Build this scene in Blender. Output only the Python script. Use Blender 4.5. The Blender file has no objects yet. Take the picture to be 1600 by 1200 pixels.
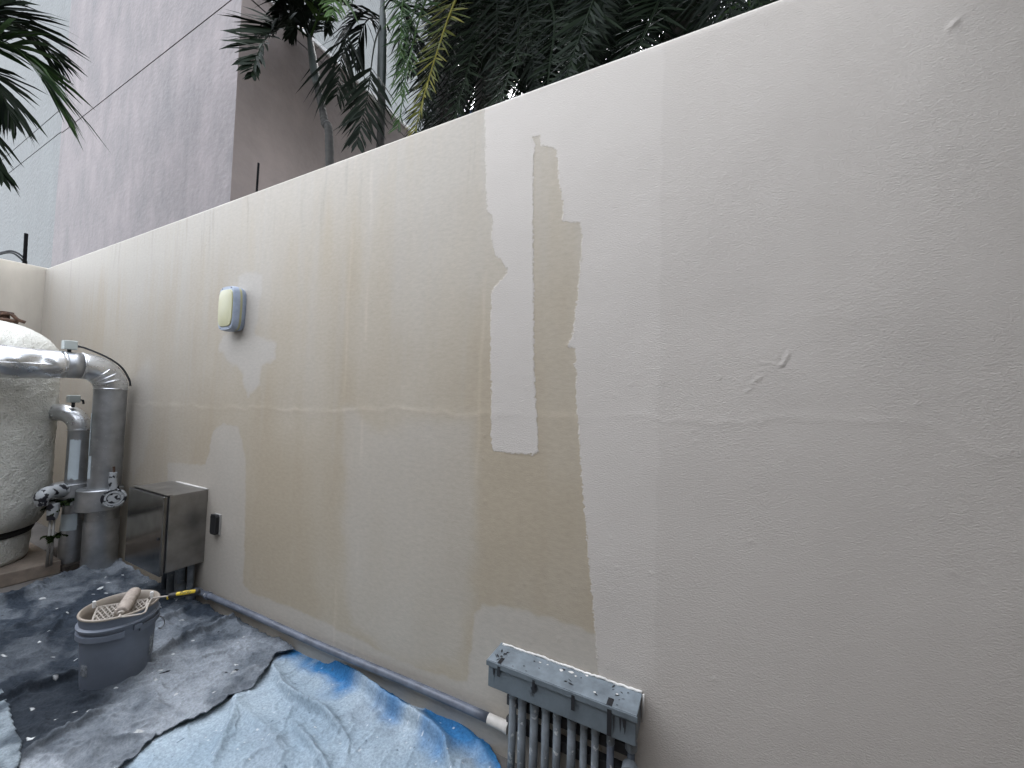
import bpy, bmesh, math, random
import numpy as np
from mathutils import Vector, Matrix, Quaternion
random.seed(11)
RNG = np.random.default_rng(7)
rad = math.radians
sc = bpy.context.scene
C = sc.collection

# ------------------------------------------------------------------ camera
YAW, PITCH, ROLL, POS, FPX = 26.8, 2.25, 1.6, np.array((0., -1.5, 1.5)), 601.
_y, _p, _r = rad(YAW), rad(PITCH), rad(ROLL)
FW = np.array([-math.sin(_y)*math.cos(_p), math.cos(_y)*math.cos(_p), math.sin(_p)])
_rt = np.array([math.cos(_y), math.sin(_y), 0.]); _up = np.cross(_rt, FW)
RT = _rt*math.cos(_r) + _up*math.sin(_r)
UP = _up*math.cos(_r) - _rt*math.sin(_r)
cd = bpy.data.cameras.new('camera'); cam = bpy.data.objects.new('camera', cd); C.objects.link(cam)
cd.sensor_width = 36.0; cd.lens = FPX/1600*36.0; cd.clip_start = 0.02; cd.clip_end = 2000
m = Matrix((RT, UP, -FW)).transposed().to_4x4(); m.translation = Vector(POS); cam.matrix_world = m
sc.camera = cam

# ------------------------------------------------------------------ sky, sun, exposure
SUN_EL, SUN_AZ = 58.0, 325.0          # azimuth clockwise from +y
w = bpy.data.worlds.new('World'); sc.world = w; w.use_nodes = True
nt = w.node_tree; nt.nodes.clear()
sky = nt.nodes.new('ShaderNodeTexSky'); sky.sky_type = 'NISHITA'; sky.sun_disc = False
sky.sun_elevation = rad(SUN_EL); sky.sun_rotation = rad(SUN_AZ); sky.dust_density = 1.5; sky.air_density = 1.2
hs = nt.nodes.new('ShaderNodeHueSaturation'); hs.inputs['Saturation'].default_value = 0.28
bg = nt.nodes.new('ShaderNodeBackground'); bg.inputs['Strength'].default_value = 0.15
wo = nt.nodes.new('ShaderNodeOutputWorld')
nt.links.new(sky.outputs[0], hs.inputs['Color']); nt.links.new(hs.outputs[0], bg.inputs['Color']); nt.links.new(bg.outputs[0], wo.inputs['Surface'])
sl = bpy.data.lights.new('sun', 'SUN'); sun = bpy.data.objects.new('sun', sl); C.objects.link(sun)
sl.energy = 0.5; sl.angle = rad(40); sl.color = (1.0, 0.985, 0.96)
sd = Vector((math.sin(rad(SUN_AZ))*math.cos(rad(SUN_EL)), math.cos(rad(SUN_AZ))*math.cos(rad(SUN_EL)), math.sin(rad(SUN_EL))))
sun.rotation_euler = sd.to_track_quat('Z', 'Y').to_euler()
vs = sc.view_settings; vs.view_transform = 'Standard'; vs.look = 'None'; vs.gamma = 1.0; vs.use_curve_mapping = False
vs.exposure = 3.27
sc.cycles.max_bounces = 6; sc.cycles.diffuse_bounces = 3; sc.cycles.glossy_bounces = 3; sc.cycles.transmission_bounces = 2

# ------------------------------------------------------------------ helpers
def ray(x, y): return FW + RT*((x-800)/FPX) - UP*((y-600)/FPX)
def at(x, y, ax, v):
    d = ray(x, y); t = (v-POS[ax])/d[ax]; return POS + d*t
def proj(P):
    d = np.array(P)-POS; z = d@FW; return 800+FPX*(d@RT)/z, 600-FPX*(d@UP)/z, z
def wall(x, y, off=0.0): return at(x, y, 1, -off)
def floor(x, y, z=0.0): return at(x, y, 2, z)

def vnoise(x, y, seed=0):
    r = np.random.default_rng(seed).random((257, 257))
    xi = np.floor(x).astype(int); yi = np.floor(y).astype(int); fx = x-xi; fy = y-yi
    fx = fx*fx*(3-2*fx); fy = fy*fy*(3-2*fy)
    a = r[xi % 257, yi % 257]; b = r[(xi+1) % 257, yi % 257]; c_ = r[xi % 257, (yi+1) % 257]; d = r[(xi+1) % 257, (yi+1) % 257]
    return (a*(1-fx)+b*fx)*(1-fy) + (c_*(1-fx)+d*fx)*fy
def fbm(x, y, seed=0, oct=4):
    s = 0; a = .5; t = 0
    for i in range(oct):
        s = s + a*vnoise(x*2**i+17.3*i, y*2**i+9.1*i, seed+i); t += a; a *= .5
    return s/t
def sstep(a, b, v):
    t = np.clip((v-a)/(b-a), 0, 1); return t*t*(3-2*t)
def seg_dist(X, Y, P, Q):
    dx, dy = Q[0]-P[0], Q[1]-P[1]; L = dx*dx+dy*dy+1e-12
    t = np.clip(((X-P[0])*dx+(Y-P[1])*dy)/L, 0, 1)
    return np.hypot(X-P[0]-t*dx, Y-P[1]-t*dy), t, (dx*(Y-P[1])-dy*(X-P[0]))/math.sqrt(L)
def poly_sdf(X, Y, poly):
    n = len(poly); d = np.full(X.shape, 1e9); ins = np.zeros(X.shape, bool)
    for i in range(n):
        P, Q = poly[i], poly[(i+1) % n]
        d = np.minimum(d, seg_dist(X, Y, P, Q)[0])
        cnd = (P[1] > Y) != (Q[1] > Y)
        ins ^= cnd & (X < (Q[0]-P[0])*(Y-P[1])/((Q[1]-P[1]) if abs(Q[1]-P[1]) > 1e-9 else 1e-9)+P[0])
    return np.where(ins, d, -d)
def line_dist(X, Y, pts):
    d = np.full(X.shape, 1e9); sg = np.zeros(X.shape); tt = np.zeros(X.shape); n = len(pts)-1
    for i in range(n):
        a, t, s = seg_dist(X, Y, pts[i], pts[i+1]); k = a < d
        d = np.where(k, a, d); sg = np.where(k, s, sg); tt = np.where(k, (i+t)/n, tt)
    return d, sg, tt

# ---- materials
MATS = {}
def new_mat(name):
    mt = bpy.data.materials.new(name); mt.use_nodes = True; MATS[name] = mt
    return mt, mt.node_tree.nodes, mt.node_tree.links, mt.node_tree.nodes['Principled BSDF']
def mat(name, col, rough=.6, metal=0., var=.15, vscale=6., bump=0., bscale=60., col2=None, spots=None, sscale=25., sthr=.62, streak=0., rvar=.1, spec=.5, bdist=.004):
    mt, N, L, B = new_mat(name)
    tc = N.new('ShaderNodeTexCoord'); out = tc.outputs['Object']
    mp = N.new('ShaderNodeMapping'); L.new(out, mp.inputs[0])
    if streak: mp.inputs['Scale'].default_value = (1, 1, streak)
    n1 = N.new('ShaderNodeTexNoise'); n1.inputs['Scale'].default_value = vscale; n1.inputs['Detail'].default_value = 6; n1.inputs['Roughness'].default_value = .65
    L.new(mp.outputs[0], n1.inputs['Vector'])
    rp = N.new('ShaderNodeValToRGB'); c2 = col2 or tuple(c*(1-var*1.6) for c in col)
    rp.color_ramp.elements[0].position = .32; rp.color_ramp.elements[1].position = .68
    rp.color_ramp.elements[0].color = (*c2, 1); rp.color_ramp.elements[1].color = (*[min(1, c*(1+var)) for c in col], 1)
    L.new(n1.outputs['Fac'], rp.inputs[0]); cur = rp.outputs[0]
    if spots:
        n2 = N.new('ShaderNodeTexNoise'); n2.inputs['Scale'].default_value = sscale; n2.inputs['Detail'].default_value = 4; L.new(mp.outputs[0], n2.inputs['Vector'])
        r2 = N.new('ShaderNodeValToRGB'); r2.color_ramp.elements[0].position = sthr; r2.color_ramp.elements[1].position = sthr+.03
        L.new(n2.outputs['Fac'], r2.inputs[0])
        mx = N.new('ShaderNodeMix'); mx.data_type = 'RGBA'; L.new(r2.outputs[0], mx.inputs[0]); L.new(cur, mx.inputs[6]); mx.inputs[7].default_value = (*spots, 1); cur = mx.outputs[2]
        if metal:
            im = N.new('ShaderNodeMath'); im.operation = 'MULTIPLY_ADD'; L.new(r2.outputs[0], im.inputs[0]); im.inputs[1].default_value = -metal; im.inputs[2].default_value = metal
            L.new(im.outputs[0], B.inputs['Metallic'])
    L.new(cur, B.inputs['Base Color'])
    if not (spots and metal): B.inputs['Metallic'].default_value = metal
    mr = N.new('ShaderNodeMapRange'); L.new(n1.outputs['Fac'], mr.inputs[0]); mr.inputs[1].default_value = .3; mr.inputs[2].default_value = .7
    mr.inputs[3].default_value = max(0, rough-rvar); mr.inputs[4].default_value = min(1, rough+rvar); L.new(mr.outputs[0], B.inputs['Roughness'])
    B.inputs['Specular IOR Level'].default_value = spec
    if bump:
        n3 = N.new('ShaderNodeTexNoise'); n3.inputs['Scale'].default_value = bscale; n3.inputs['Detail'].default_value = 5; L.new(out, n3.inputs['Vector'])
        bp = N.new('ShaderNodeBump'); bp.inputs['Strength'].default_value = bump; bp.inputs['Distance'].default_value = bdist
        L.new(n3.outputs['Fac'], bp.inputs['Height']); L.new(bp.outputs[0], B.inputs['Normal'])
    return mt

# ---- geometry
def tube(path, radius, n=16, cap=True, flat=None):
    P = [np.array(p, float) for p in path]; k = len(P)
    R = radius if hasattr(radius, '__len__') else [radius]*k
    V = []; F = []; prev = None
    for i in range(k):
        T = P[min(i+1, k-1)]-P[max(i-1, 0)]; T = T/np.linalg.norm(T)
        if prev is None:
            a = np.array((0, 0, 1.)) if abs(T[2]) < .9 else np.array((1., 0, 0))
            U = np.cross(T, a)
        else: U = prev - T*(prev@T)
        U = U/np.linalg.norm(U); W = np.cross(T, U); prev = U
        for j in range(n):
            a = 2*math.pi*j/n; V.append(P[i]+(U*math.cos(a)+W*math.sin(a))*R[i])
    for i in range(k-1):
        for j in range(n):
            F.append((i*n+j, i*n+(j+1) % n, (i+1)*n+(j+1) % n, (i+1)*n+j))
    if cap: F.append(tuple(range(n))[::-1]); F.append(tuple(range((k-1)*n, k*n)))
    return V, F
def lathe(prof, c=(0, 0, 0), n=48, cap=True):
    V = []; F = []; k = len(prof)
    for r, z in prof:
        for j in range(n):
            a = 2*math.pi*j/n; V.append(np.array((c[0]+r*math.cos(a), c[1]+r*math.sin(a), c[2]+z)))
    for i in range(k-1):
        for j in range(n): F.append((i*n+j, i*n+(j+1) % n, (i+1)*n+(j+1) % n, (i+1)*n+j))
    if cap: F.append(tuple(range(n))[::-1]); F.append(tuple(range((k-1)*n, k*n)))
    return V, F
def box(x0, x1, y0, y1, z0, z1, bev=0.0, seg=2):
    if not bev:
        V = [np.array(p, float) for p in ((x0, y0, z0), (x1, y0, z0), (x1, y1, z0), (x0, y1, z0), (x0, y0, z1), (x1, y0, z1), (x1, y1, z1), (x0, y1, z1))]
        return V, [(3, 2, 1, 0), (4, 5, 6, 7), (0, 1, 5, 4), (1, 2, 6, 5), (2, 3, 7, 6), (3, 0, 4, 7)]
    bm = bmesh.new(); bmesh.ops.create_cube(bm, size=1)
    for v in bm.verts: v.co = Vector(((x0+x1)/2+v.co.x*(x1-x0), (y0+y1)/2+v.co.y*(y1-y0), (z0+z1)/2+v.co.z*(z1-z0)))
    bmesh.ops.bevel(bm, geom=bm.edges[:], offset=bev, segments=seg, affect='EDGES', profile=.5)
    bm.verts.index_update()
    V = [np.array(v.co) for v in bm.verts]; F = [tuple(v.index for v in f.verts) for f in bm.faces]; bm.free()
    return V, F
def join(*parts):
    V = []; F = []
    for v, f in parts:
        o = len(V); V += list(v); F += [tuple(i+o for i in q) for q in f]
    return V, F
def xform(vf, M):
    V, F = vf; M = Matrix(M); return [np.array(M @ Vector(v)) for v in V], F
def frame(o, z, x=None):
    z = Vector(z).normalized(); x = Vector(x) if x is not None else (Vector((0, 0, 1)) if abs(z.z) < .9 else Vector((1, 0, 0)))
    y = z.cross(x).normalized(); x = y.cross(z)
    M = Matrix((x, y, z)).transposed().to_4x4(); M.translation = Vector(o); return M
def obj(name, vf, material, parent=None, smooth=False):
    V, F = vf; V = np.array(V, float)
    if parent is not None:
        q = parent; 
        while q is not None: V = V - np.array(q.location); q = q.parent
    me = bpy.data.meshes.new(name); me.from_pydata(V.tolist(), [], F)
    if smooth:
        me.polygons.foreach_set('use_smooth', [True]*len(me.polygons))
        if smooth is not True: me.set_sharp_from_angle(angle=rad(smooth))
    me.materials.append(MATS[material] if isinstance(material, str) else material)
    me.update()
    o = bpy.data.objects.new(name, me); C.objects.link(o)
    if parent is not None: o.parent = parent
    return o
def tag(o, label=None, cat=None, group=None, kind=None):
    if label: o['label'] = label
    if cat: o['category'] = cat
    if group: o['group'] = group
    if kind: o['kind'] = kind
    return o
def thing(name, label, cat, loc, group=None):
    o = bpy.data.objects.new(name, None); C.objects.link(o); o.location = Vector(loc); o.empty_display_size = .1
    return tag(o, label, cat, group)
def bez(a, b, c, n=24):
    a, b, c = map(lambda q: np.array(q, float), (a, b, c)); return [a*(1-t)**2+2*b*t*(1-t)+c*t*t for t in np.linspace(0, 1, n)]
def spline(pts, n=40):
    P = [np.array(p, float) for p in pts]; P = [2*P[0]-P[1]]+P+[2*P[-1]-P[-2]]; out = []
    k = len(P)-3; per = max(2, n//k)
    for i in range(k):
        p0, p1, p2, p3 = P[i:i+4]
        for t in np.linspace(0, 1, per, endpoint=False):
            out.append(.5*((2*p1)+(-p0+p2)*t+(2*p0-5*p1+4*p2-p3)*t*t+(-p0+3*p1-3*p2+p3)*t**3))
    out.append(P[-2]); return out

# ================================================================== SETTING
mat('concrete_floor', (.13, .12, .11), .85, var=.25, vscale=3, bump=.5, bscale=80)
g = obj('ground', ([(-120, -120, 0), (120, -120, 0), (120, 120, 0), (-120, 120, 0)], [(0, 1, 2, 3)]), 'concrete_floor'); tag(g, kind='structure')

# ---------------- painted boundary wall (fine grid, relief in the mesh, paint layers as attributes)
WX0, WX1, WH, WT = -7.0, 3.2, 2.868, .2
xs = np.concatenate([np.arange(WX0, -1.6, .012), np.arange(-1.6, .95, .0062), np.linspace(.95, WX1, 40)])
zs = np.linspace(-.02, WH, 420)
X, Z = np.meshgrid(xs, zs, indexing='ij')
def wp(pts): return [(wall(x, y)[0], wall(x, y)[2]) for x, y in pts]
# new coat: two strips and everything to the right
coat_px = [(757, 150), (758, 210), (760, 300), (762, 332), (770, 338), (768, 372), (773, 396), (781, 404), (786, 412), (793, 418), (791, 428), (782, 438), (776, 446), (768, 456), (767, 500), (766, 560), (768, 620),
 (767, 692), (771, 704), (800, 708), (834, 711), (841, 706), (838, 640), (834, 560), (834, 450), (833, 330), (833, 252), (836, 226), (832, 214), (844, 211), (845, 227), (868, 231), (871, 246),
 (875, 290), (881, 330), (878, 345), (891, 348), (906, 348), (910, 360), (907, 420), (900, 480), (894, 528), (884, 540), (899, 545), (900, 600), (902, 650), (906, 700),
 (910, 760), (916, 820), (922, 900), (928, 960), (931, 1000), (934, 1034), (938, 1100), (940, 1300)]
coat_poly = wp(coat_px) + [(5., -1.), (5., 4.), (wall(757, 150)[0], 4.)]
coat = poly_sdf(X, Z, coat_poly)
# thin cut-in patches
def patch(px, soft, seed, amp=.012, fr=18): 
    s = poly_sdf(X, Z, wp(px)) + (fbm(X*fr, Z*fr, seed)-.5)*amp*4
    return sstep(-soft, soft, s)
cut = np.zeros_like(X)
cut = np.maximum(cut, .78*patch([(372, 432), (392, 424), (410, 430), (408, 455), (398, 520), (414, 528), (432, 536), (428, 560), (410, 572), (405, 600), (388, 618), (382, 600), (378, 580), (358, 565), (342, 545), (348, 525), (372, 520)], .016, 3))
cut = np.maximum(cut, .62*patch([(262, 724), (320, 726), (328, 700), (333, 672), (350, 660), (372, 668), (384, 720), (382, 800), (381, 880), (378, 912), (390, 925), (470, 955), (560, 1000), (620, 1030), (700, 1060), (732, 1068), (740, 960), (752, 944), (800, 950), (860, 965), (935, 992), (945, 1120), (900, 1300), (320, 1000), (250, 900), (262, 800)], .011, 5, .008))
cut = np.maximum(cut, .42*patch([(540, 640), (600, 668), (690, 652), (742, 655), (745, 790), (738, 860), (720, 1050), (620, 1020), (545, 985), (540, 800)], .05, 8, .03, 5))
cut = np.maximum(cut, .5*patch([(200, 600), (232, 560), (240, 640), (222, 720), (205, 760)], .05, 9, .03, 6))
lap = sstep(.004, -.004, X-wp([(1030, 600)])[0][0] + (vnoise(X*0, Z*14, 4)-.5)*.016) * sstep(-.005, .005, Z-wp([(980, 1046)])[0][1] + (X-wp([(980, 1046)])[0][0])*.1 + (vnoise(X*20, Z*0, 6)-.5)*.012)
lap = lap + .3*sstep(.02, -.02, X-wp([(1276, 600)])[0][0] + (vnoise(X*0, Z*5, 14)-.5)*.03)
# old paint colour: tan, bleached by run-off from the top, vertical streaks
top = WH-Z
st1 = fbm(X*9, Z*.7, 21, 4); st2 = fbm(X*34, Z*1.3, 25, 3); bl = fbm(X*1.7, Z*1.5, 29, 4)
reach = .25+1.7*st1*st1*1.8
bleach = sstep(1.0, .0, top/reach) * (.35+.65*st2)
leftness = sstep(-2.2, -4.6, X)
bleach = np.clip(bleach + leftness*(.25+.5*(st2-.3)) + (bl-.5)*.35 + .12*sstep(1.4, 2.5, Z), 0, 1)
tan = np.array((.468, .417, .340)); tan2 = np.array((.418, .354, .262)); grey = np.array((.455, .418, .365)); greyd = np.array((.485, .455, .412))
k = np.clip((.6*fbm(X*2.2, Z*1.4, 33, 4)+.4*fbm(X*6, Z*.8, 35, 3)-.32)*2.3 + .5*sstep(1.6, .6, Z), 0, 1)[..., None]
base = tan*(1-k)+tan2*k
base = base*(1-bleach[..., None])+grey*bleach[..., None]
base = base*(1-cut[..., None])+greyd*cut[..., None]
dark = sstep(.58, .82, fbm(X*38+fbm(X*3, Z*2, 43, 2)*3, Z*1.6, 41, 3))*sstep(.55, 0., top+ (st1-.5)*.6)*.13     # dark run-off streaks from the coping
base = base*(1-dark[..., None])*(1-.20*leftness[..., None])  # left end of the wall darkened in colour to offset too much light
crackpts = wp([(100, 622), (210, 632), (330, 636), (420, 640), (520, 643), (600, 640), (700, 646), (770, 646), (840, 648), (900, 652), (960, 655), (1040, 652), (1130, 658), (1200, 656), (1280, 652), (1350, 655), (1440, 660), (1490, 680), (1540, 702), (1600, 704)]) + [(1.6, 1.38), (3.2, 1.41)]
jit = (fbm(X*9, Z*0, 51, 3)-.5)*.05
cdist, csg, ct = line_dist(X, Z+jit, crackpts)
crm = np.exp(-(cdist/(.007+.012*vnoise(X*11, Z*0, 56)))**2)*(.45+.75*sstep(.2, .8, fbm(X*6, Z*0, 55, 3)))
base = base*(1+crm[..., None]*.09)
for px in (541, 570, 752):   # pale seams of earlier roller laps
    x0 = wp([(px, 560)])[0][0]
    s = np.exp(-((X-x0+(vnoise(X*0, Z*6, px)-.5)*.02)/.009)**2)*sstep(.45, .7, vnoise(X*0, Z*3.1, px+1))
    base = base*(1+s[..., None]*.10)
# relief
rough_m = np.zeros_like(X)
for px, py, rx, rz, s in ((1470, 230, .13, .17, 1.), (1450, 560, .16, .16, .9), (1530, 60, .12, .2, .7), (1560, 640, .1, .2, .5), (1220, 600, .06, .08, .5)):
    a, b = wp([(px, py)])[0]; rough_m = np.maximum(rough_m, s*np.exp(-(((X-a)/rx)**2+((Z-b)/rz)**2)*1.2))
rough_m *= .35+.65*sstep(.35, .65, fbm(X*14, Z*14, 60, 3)+.12)
inn = sstep(-.002, .004, coat)
H = (fbm(X*2.2, Z*2.2, 61, 3)-.5)*.006 + (fbm(X*12, Z*18, 63, 3)-.5)*.0007 + (fbm(X*70, Z*100, 66, 2)-.5)*.0004
stepn = sstep(-.006, .006, csg)*.0
H += crm*.0007 + np.exp(-(np.abs(csg-.02)/.03)**2)*0
H += inn*.0008 + np.exp(-((coat-.002)/.003)**2)*.0010*(vnoise(X*40, Z*40, 75) > .45)
for a, b in (((1188, 566), (1222, 571)), ((1222, 571), (1232, 552)), ((1172, 600), (1190, 588)), ((1166, 612), (1180, 600))):   # trowel nicks
    d, s_, t_ = line_dist(X, Z, wp([a, b])); H += (np.exp(-(d/.0042)**2)*.0021 - np.exp(-((d-.008)/.005)**2)*.0008)*(.3+vnoise(X*60, Z*60, 77))
a, b = wp([(1490, 38)])[0]; H += np.exp(-(((X-a)/.011)**2+((Z-b-(X-a)*.8)/.008)**2))*.0045
for q in range(46):
    a, b = RNG.uniform(-.9, .8), RNG.uniform(.1, 1.6); r_ = RNG.uniform(.003, .006); H += np.exp(-(((X-a)/r_)**2+((Z-b)/r_)**2))*r_*.45
edge_fade = sstep(0, .02, top); Yw = -H*edge_fade
nx, nz = X.shape
Vw = np.stack([X, Yw, Z], -1).reshape(-1, 3)
idx = np.arange(nx*nz).reshape(nx, nz)
Fw = np.stack([idx[:-1, :-1], idx[1:, :-1], idx[1:, 1:], idx[:-1, 1:]], -1).reshape(-1, 4)
nv = len(Vw)
extra = []; ef = []
tb = [nv+i for i in range(nx)]
extra += [(x, WT, WH) for x in xs]                       # back edge of the coping
for i in range(nx-1): ef.append((idx[i, -1], idx[i+1, -1], tb[i+1], tb[i]))
b0 = nv+nx; extra += [(WX0, WT, -.02), (WX1, WT, -.02)]
ef.append((tb[0], tb[-1], b0+1, b0)); 
Vall = np.concatenate([Vw, np.array(extra)])
me = bpy.data.meshes.new('painted_wall'); me.from_pydata(Vall.tolist(), [], Fw.tolist()+ef)
me.polygons.foreach_set('use_smooth', [True]*len(Fw)+[False]*len(ef))
def fattr(me, name, arr, fill=0.):
    at_ = me.attributes.new(name, 'FLOAT', 'POINT'); full = np.full(len(me.vertices), fill, np.float32); full[:arr.size] = arr.ravel(); at_.data.foreach_set('value', full)
def cattr(me, name, arr, fill=(.4, .36, .3)):
    at_ = me.attributes.new(name, 'FLOAT_COLOR', 'POINT'); full = np.ones((len(me.vertices), 4), np.float32); full[:, :3] = fill
    full[:arr.shape[0]*1, :3] = arr; at_.data.foreach_set('color', full.ravel())
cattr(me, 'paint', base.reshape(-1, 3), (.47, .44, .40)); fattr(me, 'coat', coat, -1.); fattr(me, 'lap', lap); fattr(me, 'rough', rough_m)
pw = bpy.data.objects.new('painted_wall', me); C.objects.link(pw)
tag(pw, 'tall rendered wall half repainted pale grey over old tan paint, crossing the whole picture', 'wall')

mt, N, L, B = new_mat('wall_paint')
def attr(n, N=N):
    a = N.new('ShaderNodeAttribute'); a.attribute_name = n; return a
tc = N.new('ShaderNodeTexCoord')
def noise(scale, detail=4, rough=.6, N=N, L=L, src=None):
    n = N.new('ShaderNodeTexNoise'); n.inputs['Scale'].default_value = scale; n.inputs['Detail'].default_value = detail; n.inputs['Roughness'].default_value = rough
    L.new(src or tc.outputs['Object'], n.inputs['Vector']); return n
def math_(op, a, b=None, c=None, N=N, L=L):
    n = N.new('ShaderNodeMath'); n.operation = op
    for i, v in enumerate((a, b, c)):
        if v is None: continue
        if isinstance(v, (int, float)): n.inputs[i].default_value = v
        else: L.new(v, n.inputs[i])
    return n.outputs[0]
ca = attr('coat').outputs['Fac']
e1 = noise(105, 3).outputs['Fac']; e2 = noise(38, 4).outputs['Fac']
sd_ = math_('ADD', math_('ADD', ca, math_('MULTIPLY', math_('SUBTRACT', e1, .5), .026)), math_('MULTIPLY', math_('SUBTRACT', e2, .5), .034))
mr = N.new('ShaderNodeMapRange'); mr.interpolation_type = 'SMOOTHSTEP'; L.new(sd_, mr.inputs[0]); mr.inputs[1].default_value = -.0018; mr.inputs[2].default_value = .0022
mask = mr.outputs[0]
newc = N.new('ShaderNodeMix'); newc.data_type = 'RGBA'; newc.inputs[6].default_value = (.525, .481, .430, 1); newc.inputs[7].default_value = (.590, .545, .492, 1)
L.new(math_('MULTIPLY_ADD', attr('lap').outputs['Fac'], .42, math_('MULTIPLY', math_('SUBTRACT', noise(3.5, 5).outputs['Fac'], .5), .5)), newc.inputs[0])
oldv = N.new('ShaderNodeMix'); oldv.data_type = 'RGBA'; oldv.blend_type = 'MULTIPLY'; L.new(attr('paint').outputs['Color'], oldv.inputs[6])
mpz = N.new('ShaderNodeMapping'); mpz.inputs['Scale'].default_value = (1, 1, 2.5); L.new(tc.outputs['Object'], mpz.inputs[0])
nn = noise(28, 6, .7, src=mpz.outputs[0]).outputs['Fac']
cr = N.new('ShaderNodeValToRGB'); cr.color_ramp.elements[0].position = .25; cr.color_ramp.elements[0].color = (.88, .88, .88, 1); cr.color_ramp.elements[1].position = .75; cr.color_ramp.elements[1].color = (1.08, 1.08, 1.08, 1)
L.new(nn, cr.inputs[0]); L.new(cr.outputs[0], oldv.inputs[7]); oldv.inputs[0].default_value = 1.
mx = N.new('ShaderNodeMix'); mx.data_type = 'RGBA'; L.new(mask, mx.inputs[0]); L.new(oldv.outputs[2], mx.inputs[6]); L.new(newc.outputs[2], mx.inputs[7])
L.new(mx.outputs[2], B.inputs['Base Color']); B.inputs['Roughness'].default_value = .72; B.inputs['Specular IOR Level'].default_value = .35
mpg = N.new('ShaderNodeMapping'); mpg.inputs['Scale'].default_value = (1, 1, 1.9); L.new(tc.outputs['Object'], mpg.inputs[0])
rg = attr('rough').outputs['Fac']
grain = math_('MULTIPLY', math_('SUBTRACT', noise(120, 5, .72, src=mpg.outputs[0]).outputs['Fac'], .5), math_('ADD', math_('MULTIPLY_ADD', mask, .65, .35), math_('MULTIPLY', rg, .7)))
coarse = math_('MULTIPLY', math_('SUBTRACT', noise(62, 3, .6, src=mpg.outputs[0]).outputs['Fac'], .5), math_('MULTIPLY_ADD', rg, .75, .10))
hgt = math_('ADD', math_('ADD', grain, coarse), math_('MULTIPLY', mask, .30))
bp = N.new('ShaderNodeBump'); bp.inputs['Strength'].default_value = .8; bp.inputs['Distance'].default_value = .0034
L.new(hgt, bp.inputs['Height']); L.new(bp.outputs[0], B.inputs['Normal'])
me.materials.append(mt)

# ---------------- return wall on the left
mat('return_wall_paint', (.40, .362, .305), .8, var=.12, vscale=2.2, bump=.35, bscale=90, streak=.35)
rw = obj('return_wall', box(WX0-.12, WX0+.08, -6.0, .15, 0, 2.885, .006, 1), 'return_wall_paint'); tag(rw, 'low tan return wall behind the white tank, meeting the long wall', 'wall')

# ---------------- building behind
mat('render_lilac', (.116, .101, .103), .85, var=.30, vscale=1.5, bump=.5, bscale=11, streak=.45, col2=(.058, .051, .053), bdist=.03)
mat('render_pale', (.092, .097, .098), .85, var=.2, vscale=1.2, bump=.8, bscale=9, streak=.45, bdist=.04)
mat('render_pink', (.128, .106, .099), .85, var=.16, vscale=.8, bump=.6, bscale=5, col2=(.095, .079, .074), bdist=.03)
mat('coping_white', (.72, .72, .72), .6, var=.05)
mat('dark_gap', (.03, .03, .032), .9)
mat('groove_grey', (.04, .038, .04), .9)
YB = 1.6
cx = at(369, 150, 1, YB)[0]; lx = at(96, 205, 1, YB)[0]; ROOF = at(378, -33, 1, YB)[2]; GRV = at(378, -13, 1, YB)[2]
bl_ = thing('neighbour_building', 'lilac grey rendered building with tall blank faces behind the wall', 'building', (cx-3, YB+4, 0))
CEND = 16.; BTOP = 14.
def panel_y(x0, x1, z0, z1, y, th): return box(x0, x1, y, y+th, z0, z1)
GW = .026
# front face, split by the recessed groove
fwl = obj('front_wall', join(panel_y(lx, cx, 0, GRV-GW/2, YB, .25), panel_y(lx, cx, GRV+GW/2, BTOP, YB, .25)), 'render_lilac', bl_)
fwl.data.materials.append(MATS['render_pink'])
for p in fwl.data.polygons:
    if p.normal.x > .9: p.material_index = 1
obj('front_groove', panel_y(lx+.02, cx-.03, GRV-GW/2-.002, GRV+GW/2+.002, YB+.012, .2), 'groove_grey', bl_)
# side face receding behind the palms
obj('side_wall', join(box(cx-.25, cx-.003, YB+.252, CEND, 0, GRV-GW/2), box(cx-.25, cx-.003, YB+.252, CEND, GRV+GW/2, ROOF)), 'render_pink', bl_)
obj('side_groove', box(cx-.23, cx-.015, YB+.256, CEND-.05, GRV-GW/2-.002, GRV+GW/2+.002), 'groove_grey', bl_)
obj('roof_coping', box(cx-.3, cx+.04, YB+.252, CEND, ROOF+.002, ROOF+.07), 'coping_white', bl_)
obj('roof', box(lx, cx-.26, YB+.255, CEND, ROOF-.3, ROOF-.12), 'render_lilac', bl_)
obj('left_wall', box(lx+.004, lx+.25, YB+.252, CEND, 0, ROOF), 'render_lilac', bl_)
# pale set-back block further left
YA = YB+.5
ab = thing('pale_building', 'pale blue grey rendered block set back at far left with thin horizontal grooves', 'building', (lx-6, YA+3, 0))
gz = sorted([at(93, 208, 1, YA)[2], at(90, 175, 1, YA)[2], at(40, 12, 1, YA)[2]])
zz = [0]+gz+[26]; ps = []
for i in range(4): ps.append(panel_y(lx-30, lx+.0, zz[i]+(GW*.6 if i else 0), zz[i+1]-(GW*.6 if i < 3 else 0), YA, .3))
obj('front_wall', join(*ps), 'render_pale', ab)
for z in gz: obj('groove', panel_y(lx-30, lx-.02, z-GW*.6-.002, z+GW*.6+.002, YA+.015, .2), 'groove_grey', ab)
obj('side_wall', box(lx-.3, lx-.002, YA+.302, CEND, 0, 26), 'render_pale', ab)

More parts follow.
